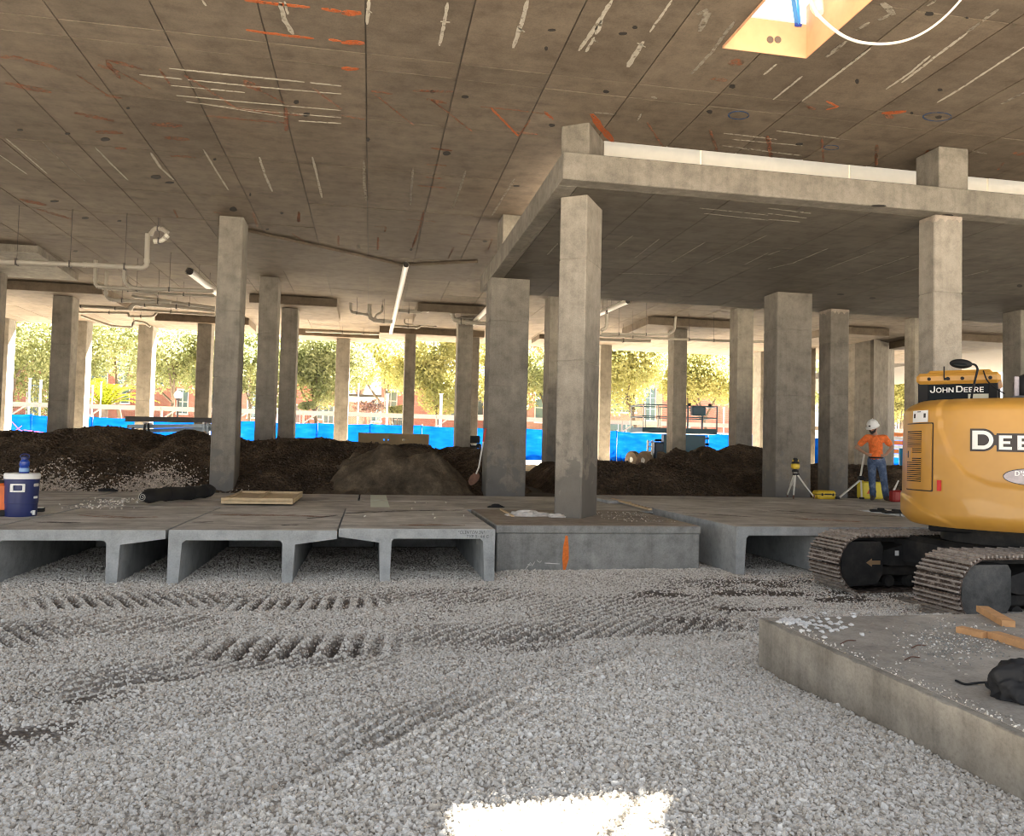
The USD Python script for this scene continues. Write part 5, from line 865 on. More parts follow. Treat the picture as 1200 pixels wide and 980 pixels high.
def smark(parent, z, name, pts, w, m, off=(0, 0), sc=1.0, jag=.3):
    """ragged paint stroke on the underside at height z; pts in pixels of a crop of scale sc at off"""
    global sid; sid += 1
    P = [onz(off[0] + x / sc, off[1] + y / sc, z)[:2] for x, y in pts]
    q_ = stroke_poly(P, w, sid, jag).intersection(outline if z > 6 else sbox(LX0, LY0, LX1, LY1))
    if q_.is_empty or q_.area < 1e-4: return
    return obj(name, prism(q_, z - .0045, z + .002), m, parent, smooth=False)
C1, C2, C3 = dict(off=(0, 0), sc=3.0), dict(off=(400, 0), sc=3.0), dict(off=(800, 0), sc=3.0)
for c, lst in ((C1, [([(860, 0), (960, 12), (1090, 25)], .05, 0), ([(1130, 30), (1200, 40)], .06, 0), ([(865, 105), (985, 122), (1105, 135)], .05, 0), ([(1155, 138), (1200, 145)], .05, 0), ([(85, 208), (140, 220), (210, 245)], .10, 1), ([(345, 228), (420, 252)], .09, 1), ([(370, 208), (500, 242)], .07, 1), ([(420, 252), (530, 312)], .03, 1), ([(375, 215), (420, 275)], .06, 1),
        ([(650, 265), (740, 320), (830, 380)], .045, 1), ([(830, 380), (1060, 405)], .06, 1), ([(860, 280), (910, 320)], .16, 1), ([(900, 310), (1000, 362)], .03, 1), ([(1100, 310), (1200, 382)], .04, 1), ([(1005, 380), (1005, 460)], .07, 1), ([(20, 292), (180, 322)], .14, 2), ([(725, 407), (1000, 432)], .06, 1), ([(260, 395), (400, 425)], .12, 2), ([(530, 435), (640, 441)], .16, 1),
        ([(340, 465), (430, 466)], .14, 1), ([(575, 484), (665, 490)], .14, 2), ([(370, 335), (430, 345)], .08, 1), ([(1050, 745), (1050, 780)], .06, 1), ([(1028, 820), (1070, 850)], .05, 2), ([(1190, 828), (1190, 862)], .05, 1), ([(70, 700), (160, 722)], .22, 2), ([(130, 735), (250, 770)], .15, 2), ([(750, 745), (780, 750)], .07, 1), ([(890, 745), (905, 800)], .05, 1), ([(610, 735), (625, 765)], .04, 2), ([(0, 200), (80, 203)], .08, 2), ([(560, 240), (600, 300)], .03, 2), ([(405, 520), (445, 524)], .1, 2), ([(600, 548), (690, 552)], .07, 2), ([(270, 262), (380, 335)], .025, 2)]),
      (C2, [([(105, 320), (180, 330)], .05, 1), ([(110, 325), (255, 440)], .03, 1), ([(250, 318), (395, 322)], .05, 1), ([(310, 345), (460, 462)], .03, 1), ([(300, 348), (370, 362)], .07, 2), ([(490, 375), (600, 385), (720, 400)], .03, 1), ([(525, 378), (622, 478)], .035, 0), ([(715, 392), (745, 420)], .05, 0), ([(605, 463), (690, 472)], .06, 1), ([(622, 478), (665, 420)], .025, 1), ([(1075, 430), (1130, 515)], .03, 1), ([(300, 578), (370, 582)], .05, 2), ([(295, 622), (355, 628)], .05, 2), ([(268, 652), (370, 662)], .06, 1), ([(315, 520), (390, 530)], .06, 1),
        ([(228, 770), (333, 780)], .03, 1), ([(290, 740), (275, 800), (250, 870)], .05, 2), ([(118, 797), (158, 797)], .04, 1), ([(157, 797), (152, 815)], .04, 1), ([(0, 45), (70, 45)], .11, 0), ([(0, 150), (82, 152)], .11, 0), ([(0, 240), (62, 242)], .10, 0), ([(130, 835), (128, 878)], .05, 1), ([(395, 870), (375, 910)], .04, 2), ([(410, 820), (460, 828)], .07, 1), ([(530, 840), (515, 880)], .03, 2), ([(0, 405), (80, 420)], .04, 1)]),
      (C3, [([(100, 275), (155, 282)], .10, 2), ([(160, 218), (215, 222)], .16, 2), ([(435, 372), (468, 385)], .06, 1), ([(505, 355), (548, 375), (505, 385)], .035, 0), ([(700, 398), (785, 392)], .11, 0), ([(712, 402), (740, 415)], .10, 1), ([(298, 478), (312, 556)], .06, 1), ([(490, 488), (495, 572)], .035, 1), ([(682, 508), (680, 582)], .05, 1), ([(862, 528), (858, 600)], .07, 1), ([(95, 455), (122, 532)], .04, 2), ([(1165, 535), (1200, 545)], .10, 1), ([(1105, 600), (1130, 570)], .05, 2)])):
    for pts, w, k in lst: smark(ceil, ZC, 'orange_mark', pts, w, (M_SPRAY, M_SPRAYF, M_SPRAYF)[k], **c)
smark(ceil, ZC, 'orange_mark', [(880, 400), (915, 450), (955, 500)], .10, M_SPRAY, **C2)
for c, lst in ((C1, [([(490, 262), (640, 278)], .03, 0), ([(595, 240), (800, 262), (1070, 288)], .03, 0), ([(660, 280), (900, 305), (1200, 330)], .025, 0), ([(600, 300), (860, 325)], .022, 0), ([(620, 335), (850, 358), (1200, 388)], .022, 0), ([(655, 358), (900, 388), (1200, 414)], .020, 0), ([(710, 365), (1010, 412)], .018, 0), ([(1090, 290), (1200, 302)], .03, 0), ([(1050, 425), (1200, 434)], .025, 0),
        ([(20, 485), (90, 545), (165, 610)], .03, 0), ([(0, 545), (95, 612)], .03, 0), ([(150, 500), (220, 570), (305, 640)], .032, 1), ([(335, 518), (390, 575), (450, 633)], .035, 0), ([(530, 537), (565, 590), (610, 632)], .045, 0), ([(715, 525), (760, 600), (803, 668)], .035, 0), ([(912, 552), (930, 610), (957, 673)], .045, 0), ([(1098, 552), (1115, 620), (1132, 695)], .04, 0), ([(985, 8), (1000, 70), (1030, 120)], .055, 0), ([(1000, 5), (1012, 50)], .03, 0), ([(712, 0), (725, 20)], .03, 0), ([(80, 525), (140, 570)], .02, 1), ([(920, 865), (940, 895)], .08, 1), ([(1050, 880), (1070, 925)], .05, 1)]),
      (C2, [([(98, 0), (90, 85)], .045, 0), ([(88, 30), (108, 45)], .02, 0), ([(374, 8), (362, 80), (345, 160)], .04, 0), ([(348, 75), (382, 78)], .025, 0), ([(656, 0), (630, 90), (603, 168)], .055, 0), ([(620, 95), (645, 112)], .03, 0), ([(952, 0), (890, 100), (835, 178)], .05, 0), ([(915, 70), (895, 120)], .06, 0), ([(890, 130), (860, 182)], .035, 0), ([(880, 135), (902, 148)], .025, 0), ([(1162, 0), (1085, 112)], .03, 0), ([(1062, 145), (1030, 195), (1008, 235)], .07, 0), ([(1040, 150), (1070, 165)], .02, 0), ([(80, 565), (80, 640), (88, 705)], .05, 1), ([(252, 590), (243, 722)], .04, 1), ([(438, 600), (415, 670), (390, 735)], .04, 1), ([(610, 628), (570, 690), (530, 757)], .045, 1), ([(890, 395), (970, 402)], .03, 1), ([(1055, 400), (1040, 425)], .03, 1), ([(1090, 340), (1110, 345)], .04, 1), ([(60, 860), (60, 875)], .08, 1)]),
      (C3, [([(30, 260), (100, 185), (185, 70)], .045, 1), ([(285, 262), (330, 225)], .03, 0), ([(318, 350), (420, 268)], .030, 0), ([(420, 355), (540, 262), (660, 170)], .035, 0), ([(505, 200), (575, 145)], .06, 1), ([(610, 105), (655, 78)], .05, 1), ([(715, 313), (800, 255), (870, 195)], .035, 0), ([(770, 290), (880, 205), (1000, 115)], .04, 0), ([(1000, 112), (1110, 32)], .045, 1), ([(895, 360), (970, 315), (1200, 165)], .035, 0), ([(1120, 365), (1200, 325)], .05, 1), ([(145, 468), (330, 490)], .03, 1), ([(175, 490), (420, 512)], .025, 1), ([(140, 512), (420, 548)], .03, 1), ([(330, 460), (590, 492)], .02, 1), ([(1020, 530), (1070, 540)], .04, 1), ([(700, 10), (745, 45), (690, 70)], .10, 1), ([(50, 50), (95, 30), (60, 110)], .08, 1), ([(860, 20), (890, 0)], .04, 1)])):
    for pts, w, k in lst: smark(ceil, ZC, 'chalky_streak', pts, w, (M_LIME, M_LIMEF)[k], **c)
for x, y, rx, ry in ((197, 405, 36, 14), (895, 410, 50, 15), (522, 518, 27, 8)):
    smark(ceil, ZC, 'blue_ring', [(x + rx * math.cos(t), y + ry * math.sin(t)) for t in np.linspace(0, 6.1, 20)], .022, M_BLUEP, jag=.15, **C3)
for c, lst in ((C3, [(868, 48, 20, 9), (175, 303, 13, 8), (95, 393, 12, 7), (900, 412, 14, 6), (614, 285, 8, 9), (905, 316, 10, 5), (410, 507, 16, 5), (805, 397, 6, 5), (1000, 62, 6, 4)]), (C2, [(320, 322, 10, 5), (370, 540, 14, 8), (740, 440, 12, 6), (615, 654, 14, 4), (94, 490, 7, 7), (720, 170, 8, 8), (505, 848, 9, 4), (245, 878, 5, 4), (435, 340, 14, 6), (930, 322, 12, 6), (740, 105, 16, 5), (990, 118, 18, 6), (1032, 95, 10, 8)]), (C1, [(70, 457, 13, 4), (238, 470, 10, 4), (370, 490, 18, 7), (548, 622, 22, 8), (597, 642, 18, 4), (300, 767, 14, 5), (420, 777, 9, 3), (820, 735, 16, 9), (1042, 358, 10, 8), (1078, 402, 14, 8), (755, 560, 6, 4), (940, 806, 7, 4), (450, 380, 7, 4), (880, 683, 4, 7), (265, 883, 10, 3), (990, 750, 6, 4), (190, 708, 18, 4)])):
    for x, y, rx, ry in lst:
        g = np.random.default_rng(int(x * 7 + y)); P_ = [onz(c['off'][0] + (x + rx * math.cos(t) * g.uniform(.7, 1.1)) / 3, c['off'][1] + (y + ry * math.sin(t) * g.uniform(.7, 1.1)) / 3, ZC)[:2] for t in np.linspace(0, 2 * math.pi, 10)[:-1]]
        obj('sleeve_hole', prism(Polygon(P_).buffer(0), ZC - .004, ZC + .004), M_TAR, ceil, smooth=False)
C4 = dict(off=(600, 240), sc=4.0)
for pts, w, k in (([(45, 220), (125, 125)], .04, 0), ([(165, 235), (215, 180)], .03, 0), ([(485, 205), (565, 145)], .03, 0), ([(575, 250), (690, 160)], .025, 0), ([(745, 270), (905, 175)], .025, 0), ([(910, 275), (1050, 210), (1200, 140)], .02, 0), ([(1090, 280), (1200, 225)], .02, 0), ([(500, 320), (800, 330)], .02, 0), ([(900, 40), (1200, 72)], .03, 0), ([(880, 15), (1200, 48)], .025, 0)): smark(low, ZL, 'chalky_streak', pts, w, M_LIMEL, **C4)
C5 = dict(off=(900, 240), sc=4.0)
for pts, w in (([(0, 300), (130, 270)], .03), ([(110, 275), (280, 205)], .03), ([(270, 300), (500, 215)], .02), ([(420, 325), (660, 240)], .025), ([(555, 345), (740, 285)], .03), ([(920, 335), (1040, 305)], .03), ([(0, 15), (200, 40)], .04), ([(0, 40), (180, 62)], .03), ([(0, 68), (150, 80)], .03), ([(0, 235), (55, 215)], .03)): smark(low, ZL, 'chalky_streak', pts, w, M_LIMEL, **C5)
for x, y, rx, ry in ((520, 5, 35, 5), (340, 420, 18, 4), (490, 437, 16, 4), (1180, 380, 14, 7), (840, 50, 30, 6)): obj('sleeve_hole', prism(Polygon([onz(900 + (x + rx * math.cos(t)) / 4, 240 + (y + ry * math.sin(t)) / 4, ZL)[:2] for t in np.linspace(0, 6.28, 9)[:-1]]).buffer(0), ZL - .004, ZL + .003), M_TAR, low, smooth=False)

# ================================================================== PIPES HUNG UNDER THE SLAB
M_PVC = plain('grey_pvc', (.34, .31, .26), .5, var=.06); M_PVCW = plain('white_pvc', (.66, .63, .56), .4, var=.05); M_HANG = plain('hanger_rod', (.06, .05, .045), .6)
def pipe(label, px, y, r, m=M_PVC, hang=(), name='pipe', cap=True):
    P_ = [ony(a, b, y) if len(p) == 2 else ony(a, b, p[2]) for p in px for a, b in [p[:2]]]
    t = thing(name, label, 'pipe', tuple(P_[0])); obj('run', tube(fillet(P_, r * 2.2), r, 12), m, t)
    for a, b, c in zip(P_, P_[1:], P_[2:]):
        d1, d2 = (a - b) / np.linalg.norm(a - b), (c - b) / np.linalg.norm(c - b)
        for d in (d1, d2): obj('coupling', tube([b + d * r * 2.2, b + d * r * 3.6], r * 1.2, 12), m, t)
    for x in hang:
        k = np.interp(x, [p[0] for p in px], np.arange(len(px))) if px[0][0] < px[-1][0] else 0
        i_ = int(min(k, len(P_) - 2)); p = P_[i_] + (P_[i_ + 1] - P_[i_]) * (k - i_); h_ = obj('hanger', tube([p, (p[0], p[1], ZC)], .006, 5), M_HANG, t); obj('clamp', T(cbox(0, 0, 0, .03, r * 2.5, r * 2.7, .004), p), M_HANG, h_)
    return t
def tube_run(label, a, b, ya, yb, r):
    A_, B_ = ony(*a, ya), ony(*b, yb); t = thing('pipe', label, 'pipe', tuple(A_)); obj('run', tube([A_, B_], r, 16, cap=False), M_PVCW, t); obj('bore', tube([A_ + (B_ - A_) * .004, B_], r * .88, 16), M_TAR, t)
    for k in (.25, .55, .85): p = A_ + (B_ - A_) * k; obj('hanger', tube([p, (p[0], p[1], ZC)], .006, 5), M_HANG, t)
tube_run('white pipe with a dark open end, hanging left of the lone left column', (222, 318), (262, 349), 22.3, 26.0, .105)
tube_run('long white pipe with a dark open end, hanging left of the middle under the slab', (476, 310), (458, 390), 19.9, 32.5, .075)
tube_run('white pipe hanging against the left edge of the wide flat pier', (577, 356), (551, 382), 24.4, 29.3, .08)
tube_run('white pipe hanging just right of the patched column under the rear slab', (736, 353), (702, 368), 22.4, 25.2, .08)
pipe('long grey pipe at the far left, turning up into the slab above the palm', [(-15, 306), (90, 310), (172, 314), (173, 274)], 18.4, .055, hang=(19, 82, 146))
for lb, px, y, r, hg in (('grey drop pipe bending right below the long left pipe', [(112, 305), (112, 335), (122, 337), (186, 340)], 23.0, .055, (160,)), ('grey drop pipe with a low bend, second below the long left pipe', [(125, 318), (124, 349), (134, 352), (200, 355)], 24.5, .05, (143, 185)), ('grey drop pipe right of the second bend below the long left pipe', [(146, 313), (146, 331), (156, 338), (250, 341)], 22.0, .05, (198,)), ('thin grey pipe run above the bends toward the lone left column', [(120, 338), (190, 344), (252, 347)], 26.0, .04, (150, 215)), ('grey pipe run crossing below the bends toward the lone left column', [(155, 347), (215, 356), (252, 361)], 27.0, .05, (185, 222)), ('pale pipe run starting at an elbow above the far palm', [(153, 361), (157, 356), (205, 359), (252, 364)], 29.0, .075, (170, 207)), ('long pale pipe run from the broad left column to the lone left column', [(90, 359), (160, 363), (252, 369)], 30.0, .05, (95, 135, 200)), ('low pale pipe run under the far ceiling with an elbow', [(92, 366), (150, 367), (151, 371), (180, 371), (184, 366)], 31.5, .045, (128, 165)), ('short pale pipe nest hanging lowest over the far columns', [(95, 370), (130, 382), (155, 384), (157, 376), (170, 378), (176, 383)], 33.5, .045, (156,)),
        ('brown grey pipe drop left of the middle with a looped trap', [(411, 355), (411, 366), (424, 368), (436, 370)], 27.0, .045, (418,)), ('grey trap pipe hanging left of the long white pipe', [(433, 357), (433, 372), (440, 376), (460, 377)], 27.0, .065, (450,)), ('grey elbow pipe beside the trap left of the long white pipe', [(448, 359), (448, 366), (440, 370), (440, 376)], 27.2, .04, (448,)), ('grey pipe run right of the long white pipe with a raised elbow', [(466, 364), (494, 366), (496, 354), (500, 354), (502, 366)], 27.5, .07, (479,)), ('thin grey pipe leading right to the vertical stack pipe', [(482, 353), (505, 354), (526, 356), (530, 360)], 27.5, .035, (505,)), ('grey stack pipe bending right toward the wide flat pier', [(530, 354), (531, 374), (540, 377), (572, 380)], 27.6, .075, (540,)), ('low grey pipe run right of the long white pipe near the far columns', [(462, 382), (492, 384), (493, 372)], 31.0, .05, (478,)), ('thin pipe loop low over the far column left of the plywood board', [(474, 371), (474, 380), (512, 383), (511, 379)], 31.2, .03, (492,)), ('low grey pipe along the far drop panel in the middle', [(358, 388), (430, 391), (458, 392)], 34.0, .05, (401, 426)),
        ('thin pipe run right of the patched column with an end elbow', [(704, 391), (745, 392), (783, 392), (790, 388), (792, 371)], 25.0, .04, (725, 757)), ('long thin pipe run behind the columns right of the middle', [(700, 393), (780, 397), (860, 400), (905, 401)], 26.5, .045, (741, 807, 836)), ('low thick pipe run right of the patched column under the far ceiling', [(700, 398), (762, 400)], 29.5, .07, (730,)), ('grey drop pipe with an elbow just right of the patched column', [(711, 366), (711, 384), (704, 388)], 24.0, .05, (711,))):
    pipe(lb, px, y, r, hang=hg)
pipe('small white trap fitting up under the slab, right of the long left pipe', [(176, 276), (180, 268), (190, 268), (196, 273), (193, 280)], 18.6, .045, M_PVC, hang=(185,))
pipe('short white fitting under the trap fitting at the slab', [(181, 283), (190, 282), (193, 279)], 18.6, .05, M_PVCW, hang=(186,))
# white cable looping down out of the roof opening
P_ = [ony(948, -6, 8.0), ony(955, 12, 7.9), ony(968, 27, 7.8), ony(990, 43, 7.7), ony(1015, 50.5, 7.6), ony(1042, 51, 7.5), ony(1068, 45, 7.4), ony(1092, 32, 7.3), ony(1112, 15, 7.2), ony(1128, -3, 7.1), ony(1138, -18, 7.0)]
t = thing('cable', 'white cable looping down from the roof opening at the top right', 'cable', tuple(P_[0])); from scipy.interpolate import CubicSpline
cs_ = CubicSpline(np.arange(len(P_)), np.array(P_)); sp_ = cs_(np.linspace(0, len(P_) - 1, 70)); obj('cable', tube(sp_, np.interp(np.linspace(0, 1, 70), [0, .25, .6, 1], [.022, .018, .013, .011]), 8), M_PVCW, t); hk = sp_[-1]; obj('hook', tube([hk, (hk[0], hk[1], ZC)], .008, 6), M_HANG, t)
a = ony(957, 8, 8.05); cb = thing('cable_bundle', 'white wrapped cable bundle hanging in the roof opening', 'cable', tuple(a)); obj('wrap', tube([a + [.03, .1, .55], a + [.01, .05, .25], a, a + [.01, -.04, -.10]], [.06, .07, .075, .05], 14), M_PVCW, cb); obj('tail', tube([a + [.05, .1, .5], (5.22, 8.3, 7.42)], .03, 8), M_YB, cb)
for k, (x0, x1) in enumerate(((925, 934), (932, 937))): A_, B_ = ony(x0, -8, 8.6), ony(x1, 29, 8.79); t = thing('blue_strap', ('wider', 'narrower')[k] + ' blue strap hanging over the far lip of the roof opening', 'strap', tuple(B_)); obj('strap', bar(A_ + [0, 0, .25], B_, .05 if k == 0 else .03, .01), plain('strap_blue' + str(k), (.02, .16, .42), .5), t, smooth=False); obj('knot', T(cbox(0, 0, 0, .06, .03, .05, .01), B_), M_BLUE, t)
# ================================================================== BEYOND THE BUILDING
ZG = .93
M_FENCE = mat('blue_fabric', {'g': ('geometry', {}), 'mp': ('mapping', {'scale': (1.2, 1.0, 4.0)}), 'n': ('noise_texture', {'scale': 1.0, 'detail': 5.0}), 'r': ('rgb_ramp', {'ramp': [(.3, (.001, .040, .26)), (.6, (.002, .062, .36)), (.8, (.012, .09, .40))]}), 'd': ('diffuse_bsdf', {}), 't': ('translucent_bsdf', {}), 'm': ('mix_closure', {'fac': .30})},
    [('g.position', 'mp.vector'), ('mp.vector', 'n.vector'), ('n.fac', 'r.fac'), ('r.color', 'd.color'), ('r.color', 't.color'), ('d.BSDF', 'm.closure1'), ('t.BSDF', 'm.closure2')], surface='m.closure')
M_POST = plain('fence_post', (.42, .42, .42), .5, metal=.3); M_TIM = plain('bleached_timber', (.44, .345, .225), .8, var=.12)
fen = thing('fence', 'long blue fabric site fence along the far street side', 'fence', (0, 46, ZG)); g = np.random.default_rng(3)
for k, x in enumerate(np.arange(-36, 54, 3.0)):
    n_ = 17; xx = np.linspace(x + .002, x + 2.998, n_); zz_ = np.linspace(ZG + .03, 2.86 + .03 * math.sin(k * 1.7), 9); X, Z = np.meshgrid(xx, zz_); Yy = 46 + .04 * np.sin(X * 2.3 + Z * 1.1 + k) + .03 * np.sin(X * 7 + k)
    Z = Z - .05 * np.sin((X - x) / 3 * math.pi) * (Z - ZG) / 2; i_ = (np.arange(8)[:, None] * n_ + np.arange(n_ - 1)).ravel(); v = np.stack([X, Yy, Z], -1).reshape(-1, 3); obj('fence_panel', (v, np.stack([i_, i_ + 1, i_ + n_ + 1, i_ + n_], 1)), M_FENCE, fen, smooth=True)
    obj('post', tube([(x, 46.06, ZG - .05), (x, 46.06, 2.95)], .03, 8), M_POST, fen)
v, f = VF(prism(unary_union([stroke_poly([(ony(a, b, 45.9)[0], ony(a, b, 45.9)[2]) for a, b in l], .05, 70 + i_) for i_, l in enumerate(([(14, 494), (22, 503), (28, 506)], [(18, 505), (26, 499)], [(28, 504), (52, 507)]))]), 0, .004)); obj('pink_scrawl', (np.column_stack([v[:, 0], 45.88 - v[:, 2], v[:, 1]]), f), plain('pink_paint', (.5, .10, .5), .7), fen, smooth=False)
gr = thing('guard_rail', 'bleached timber barricade rail with upright posts running behind the blue fence', 'railing', (0, 48, ZG))
rz = lambda x: 3.52
for x in np.arange(-32, 50, 4.0):
    obj('rail', box(x, x + 3.98, 48.0, 48.05, 3.36, 3.62, .006), M_TIM, gr); obj('post', box(x - .05, x + .05, 48.06, 48.16, ZG, 3.62), M_TIM, gr, smooth=False); obj('brace', bar((x + .05, 48.1, 2.9), (x + .75, 48.1, 3.4), .05, .08), M_TIM, gr, smooth=False)
M_SCAF = plain('white_upright', (.70, .70, .68), .5)
for lb, px, y0_, y1_, w in (('thin white upright post at the far left behind the fence, left one of a pair', 33, 444, 492, .09), ('thin white upright post at the far left behind the fence, right one of a pair', 46, 446, 492, .09), ('thin white upright post left of the palm heart', 107, 452, 492, .07), ('thin white upright post right of the palm heart', 117, 448, 492, .07), ('pale post behind the fence left of the far middle column', 419, 450, 500, .08), ('white pole behind the fence between two far middle columns', 453, 462, 500, .14), ('pale double post in front of the branching tree', 516, 462, 502, .16), ('pale post behind the fence right of the lift', 848, 478, 506, .08)):
    a, b = ony(px, y1_, 49), ony(px + (y0_ - y1_) * -.022, y0_, 49); t = thing('upright_post', lb, 'post', (a[0], 49, ZG)); obj('post', box(a[0] - w / 2, a[0] + w / 2, 49 - w / 2, 49 + w / 2, ZG, b[2], .005), M_SCAF, t); obj('cap', cbox(a[0], 49, b[2] + .02, w * 1.5, w * 1.5, .05, .01), M_SCAF, t)
# street lamp with a white globe
p = ony(209, 463, 52); sl = thing('street_lamp', 'street lamp with a white globe behind the fence', 'street lamp', (p[0], 52, ZG)); obj('post', tube([(p[0], 52, ZG), (p[0], 52, p[2] - .25)], [.09, .05], 10), M_LBLK, sl); obj('globe', T(trimesh.creation.icosphere(3, .26), p), plain('globe_white', (.85, .85, .83), .3), sl); obj('collar', T(lathe([(0, -.34), (.12, -.34), (.14, -.22), (0, -.22)], 14), p), M_LBLK, sl)
# --- brick buildings
def brickmat(name, c1, c2, mo): return mat(name, {'g': ('geometry', {}), 'mp': ('mapping', {'rotation': (math.pi / 2, 0, 0)}), 'b': ('brick_texture', {'color1': c1, 'color2': c2, 'mortar': mo, 'scale': 1.0, 'brick_width': .22, 'row_height': .075, 'mortar_size': .008}), 'n': ('noise_texture', {'scale': .5, 'detail': 4.0}), 'r': ('rgb_ramp', {'ramp': [(.3, (.85,) * 3), (.7, (1.12,) * 3)]}), 'm': ('mix_color', {'blend_type': 'multiply', 'fac': 1.0}), 'p': ('principled_bsdf', {'roughness': .9})},
    [('g.position', 'mp.vector'), ('mp.vector', 'b.vector'), ('g.position', 'n.vector'), ('n.fac', 'r.fac'), ('b.color', 'm.a'), ('r.color', 'm.b'), ('m.result', 'p.base_color')])
M_BR1, M_BR2 = brickmat('red_brick', (.30, .085, .06), (.36, .11, .08), (.42, .34, .29)), brickmat('pale_brick', (.36, .15, .11), (.42, .185, .14), (.45, .37, .32)); M_TRIM = plain('stone_trim', (.60, .54, .45), .8, var=.05); M_PANE = plain('window_pane', (.10, .15, .16), .08, var=.3, scale=.6, spec=.8); M_ROOF = plain('roof_slate', (.13, .11, .10), .8)
def window(par, cx, cz, w, h, y, cols=2, rows=2):
    fw = .07; fr = obj('window', cat(box(cx - w / 2 - fw, cx + w / 2 + fw, y - .06, y + .1, cz + h / 2, cz + h / 2 + .14), box(cx - w / 2 - fw * 1.6, cx + w / 2 + fw * 1.6, y - .12, y + .1, cz - h / 2 - .14, cz - h / 2), box(cx - w / 2 - fw, cx - w / 2, y - .05, y + .1, cz - h / 2, cz + h / 2), box(cx + w / 2, cx + w / 2 + fw, y - .05, y + .1, cz - h / 2, cz + h / 2), *[box(cx - w / 2 + w * k / cols - .03, cx - w / 2 + w * k / cols + .03, y - .03, y + .06, cz - h / 2, cz + h / 2) for k in range(1, cols)], *[box(cx - w / 2, cx + w / 2, y - .03, y + .06, cz - h / 2 + h * k / rows - .025, cz - h / 2 + h * k / rows + .025) for k in range(1, rows)]), M_SCAF, par, smooth=False)
    for i_ in range(cols): obj('pane', box(cx - w / 2 + w * i_ / cols + .03, cx - w / 2 + w * (i_ + 1) / cols - .03, y - .01, y + .01, cz - h / 2, cz + h / 2), M_PANE, fr, smooth=False)
def building(label, px0, px1, y, ztop, m, wins, depth=14, gable=False):
    x0, x1 = ony(px0, 470, y)[0], ony(px1, 470, y)[0]; t = thing('brick_building', label, 'building', ((x0 + x1) / 2, y, ZG)); obj('wall', box(x0, x1, y, y + depth, ZG, ztop), m, t, smooth=False)
    obj('base_course', box(x0 - .05, x1 + .05, y - .08, y + .2, ZG, ZG + 1.0), M_TRIM, t, smooth=False); obj('cornice', box(x0 - .2, x1 + .2, y - .2, y + .3, ztop - .5, ztop), M_TRIM, t, smooth=False)
    if gable: v, f = VF(prism(Polygon([(x0 - .3, ztop), (x1 + .3, ztop), ((x0 + x1) / 2, ztop + (x1 - x0) * .35)]), 0, depth)); obj('roof', (np.column_stack([v[:, 0], y + depth - v[:, 2], v[:, 1]]), f), M_ROOF, t, smooth=False)
    else: obj('roof', box(x0, x1, y + .3, y + depth, ztop, ztop + .25), M_ROOF, t, smooth=False)
    for px, py, w, h, c, r in wins: p = ony(px, py, y); window(t, p[0], p[2], w, h, y, c, r)
    return t
building('long red brick building with white windows behind the left columns', -120, 322, 78, 15.5, M_BR1, [(39, 465, 1.0, 3.4, 2, 3), (8, 462, 1.0, 3.0, 2, 3), (-20, 462, 1.0, 3.0, 2, 3), (112, 430, 2.1, 3.6, 4, 2), (145, 432, 1.0, 3.2, 2, 3), (166, 430, 1.0, 3.2, 2, 3), (192, 436, 1.0, 2.4, 2, 2), (203, 436, 1.0, 2.4, 2, 2), (142, 462, 1.4, 1.6, 2, 2), (166, 486, 1.0, 2.0, 2, 2), (214, 471, .9, 2.2, 2, 2), (8, 425, 1.0, 3.0, 2, 3), (-20, 425, 1.0, 3.0, 2, 3), (62, 430, 1.0, 3.0, 2, 3), (62, 465, 1.0, 3.0, 2, 3), (234, 440, 1.0, 2.4, 2, 2), (252, 470, 1.0, 2.4, 2, 2), (285, 440, 1.0, 2.8, 2, 3), (297, 472, 1.0, 2.8, 2, 3), (310, 440, 1.0, 2.8, 2, 3)])
building('small red brick block behind the far middle columns', 405, 447, 72, 6.0, M_BR1, [(441, 483, .8, 1.6, 2, 2)], depth=8)
building('dark windowed brick wing right of the small brick block', 447, 600, 84, 9.5, M_BR2, [(458, 470, 1.2, 2.2, 2, 2), (466, 492, 1.2, 1.6, 2, 2), (531, 473, 1.0, 3.4, 1, 2), (560, 470, 1.2, 3, 2, 2)], depth=8)
building('low brick wing behind the tree left of the far middle column', 322, 405, 95, 9.6, M_BR1, [(345, 485, 1.2, 2, 2, 2), (372, 478, 1.1, 2.6, 2, 3), (385, 486, 1.1, 2.0, 2, 2)], depth=8)
building('brick building with a big paired window right of the patched column', 615, 776, 70, 13, M_BR2, [(729, 471, 2.7, 1.9, 2, 1), (633, 478, .9, 2.6, 1, 2), (729, 503, 2.4, .9, 3, 1), (762, 473, 1.0, 3.2, 2, 3), (700, 471, 1.5, 1.9, 2, 1), (760, 420, 1.2, 2.2, 2, 2), (725, 420, 1.6, 2.0, 2, 2)])
building('far taller brick building behind the right hand columns', 776, 930, 92, 15.0, M_BR1, [(856, 422, 1.6, 2.4, 1, 2), (836, 452, 1.2, 2.2, 2, 2), (812, 452, 1.2, 2.2, 2, 2), (905, 430, 1.4, 2.4, 2, 2)], depth=10)
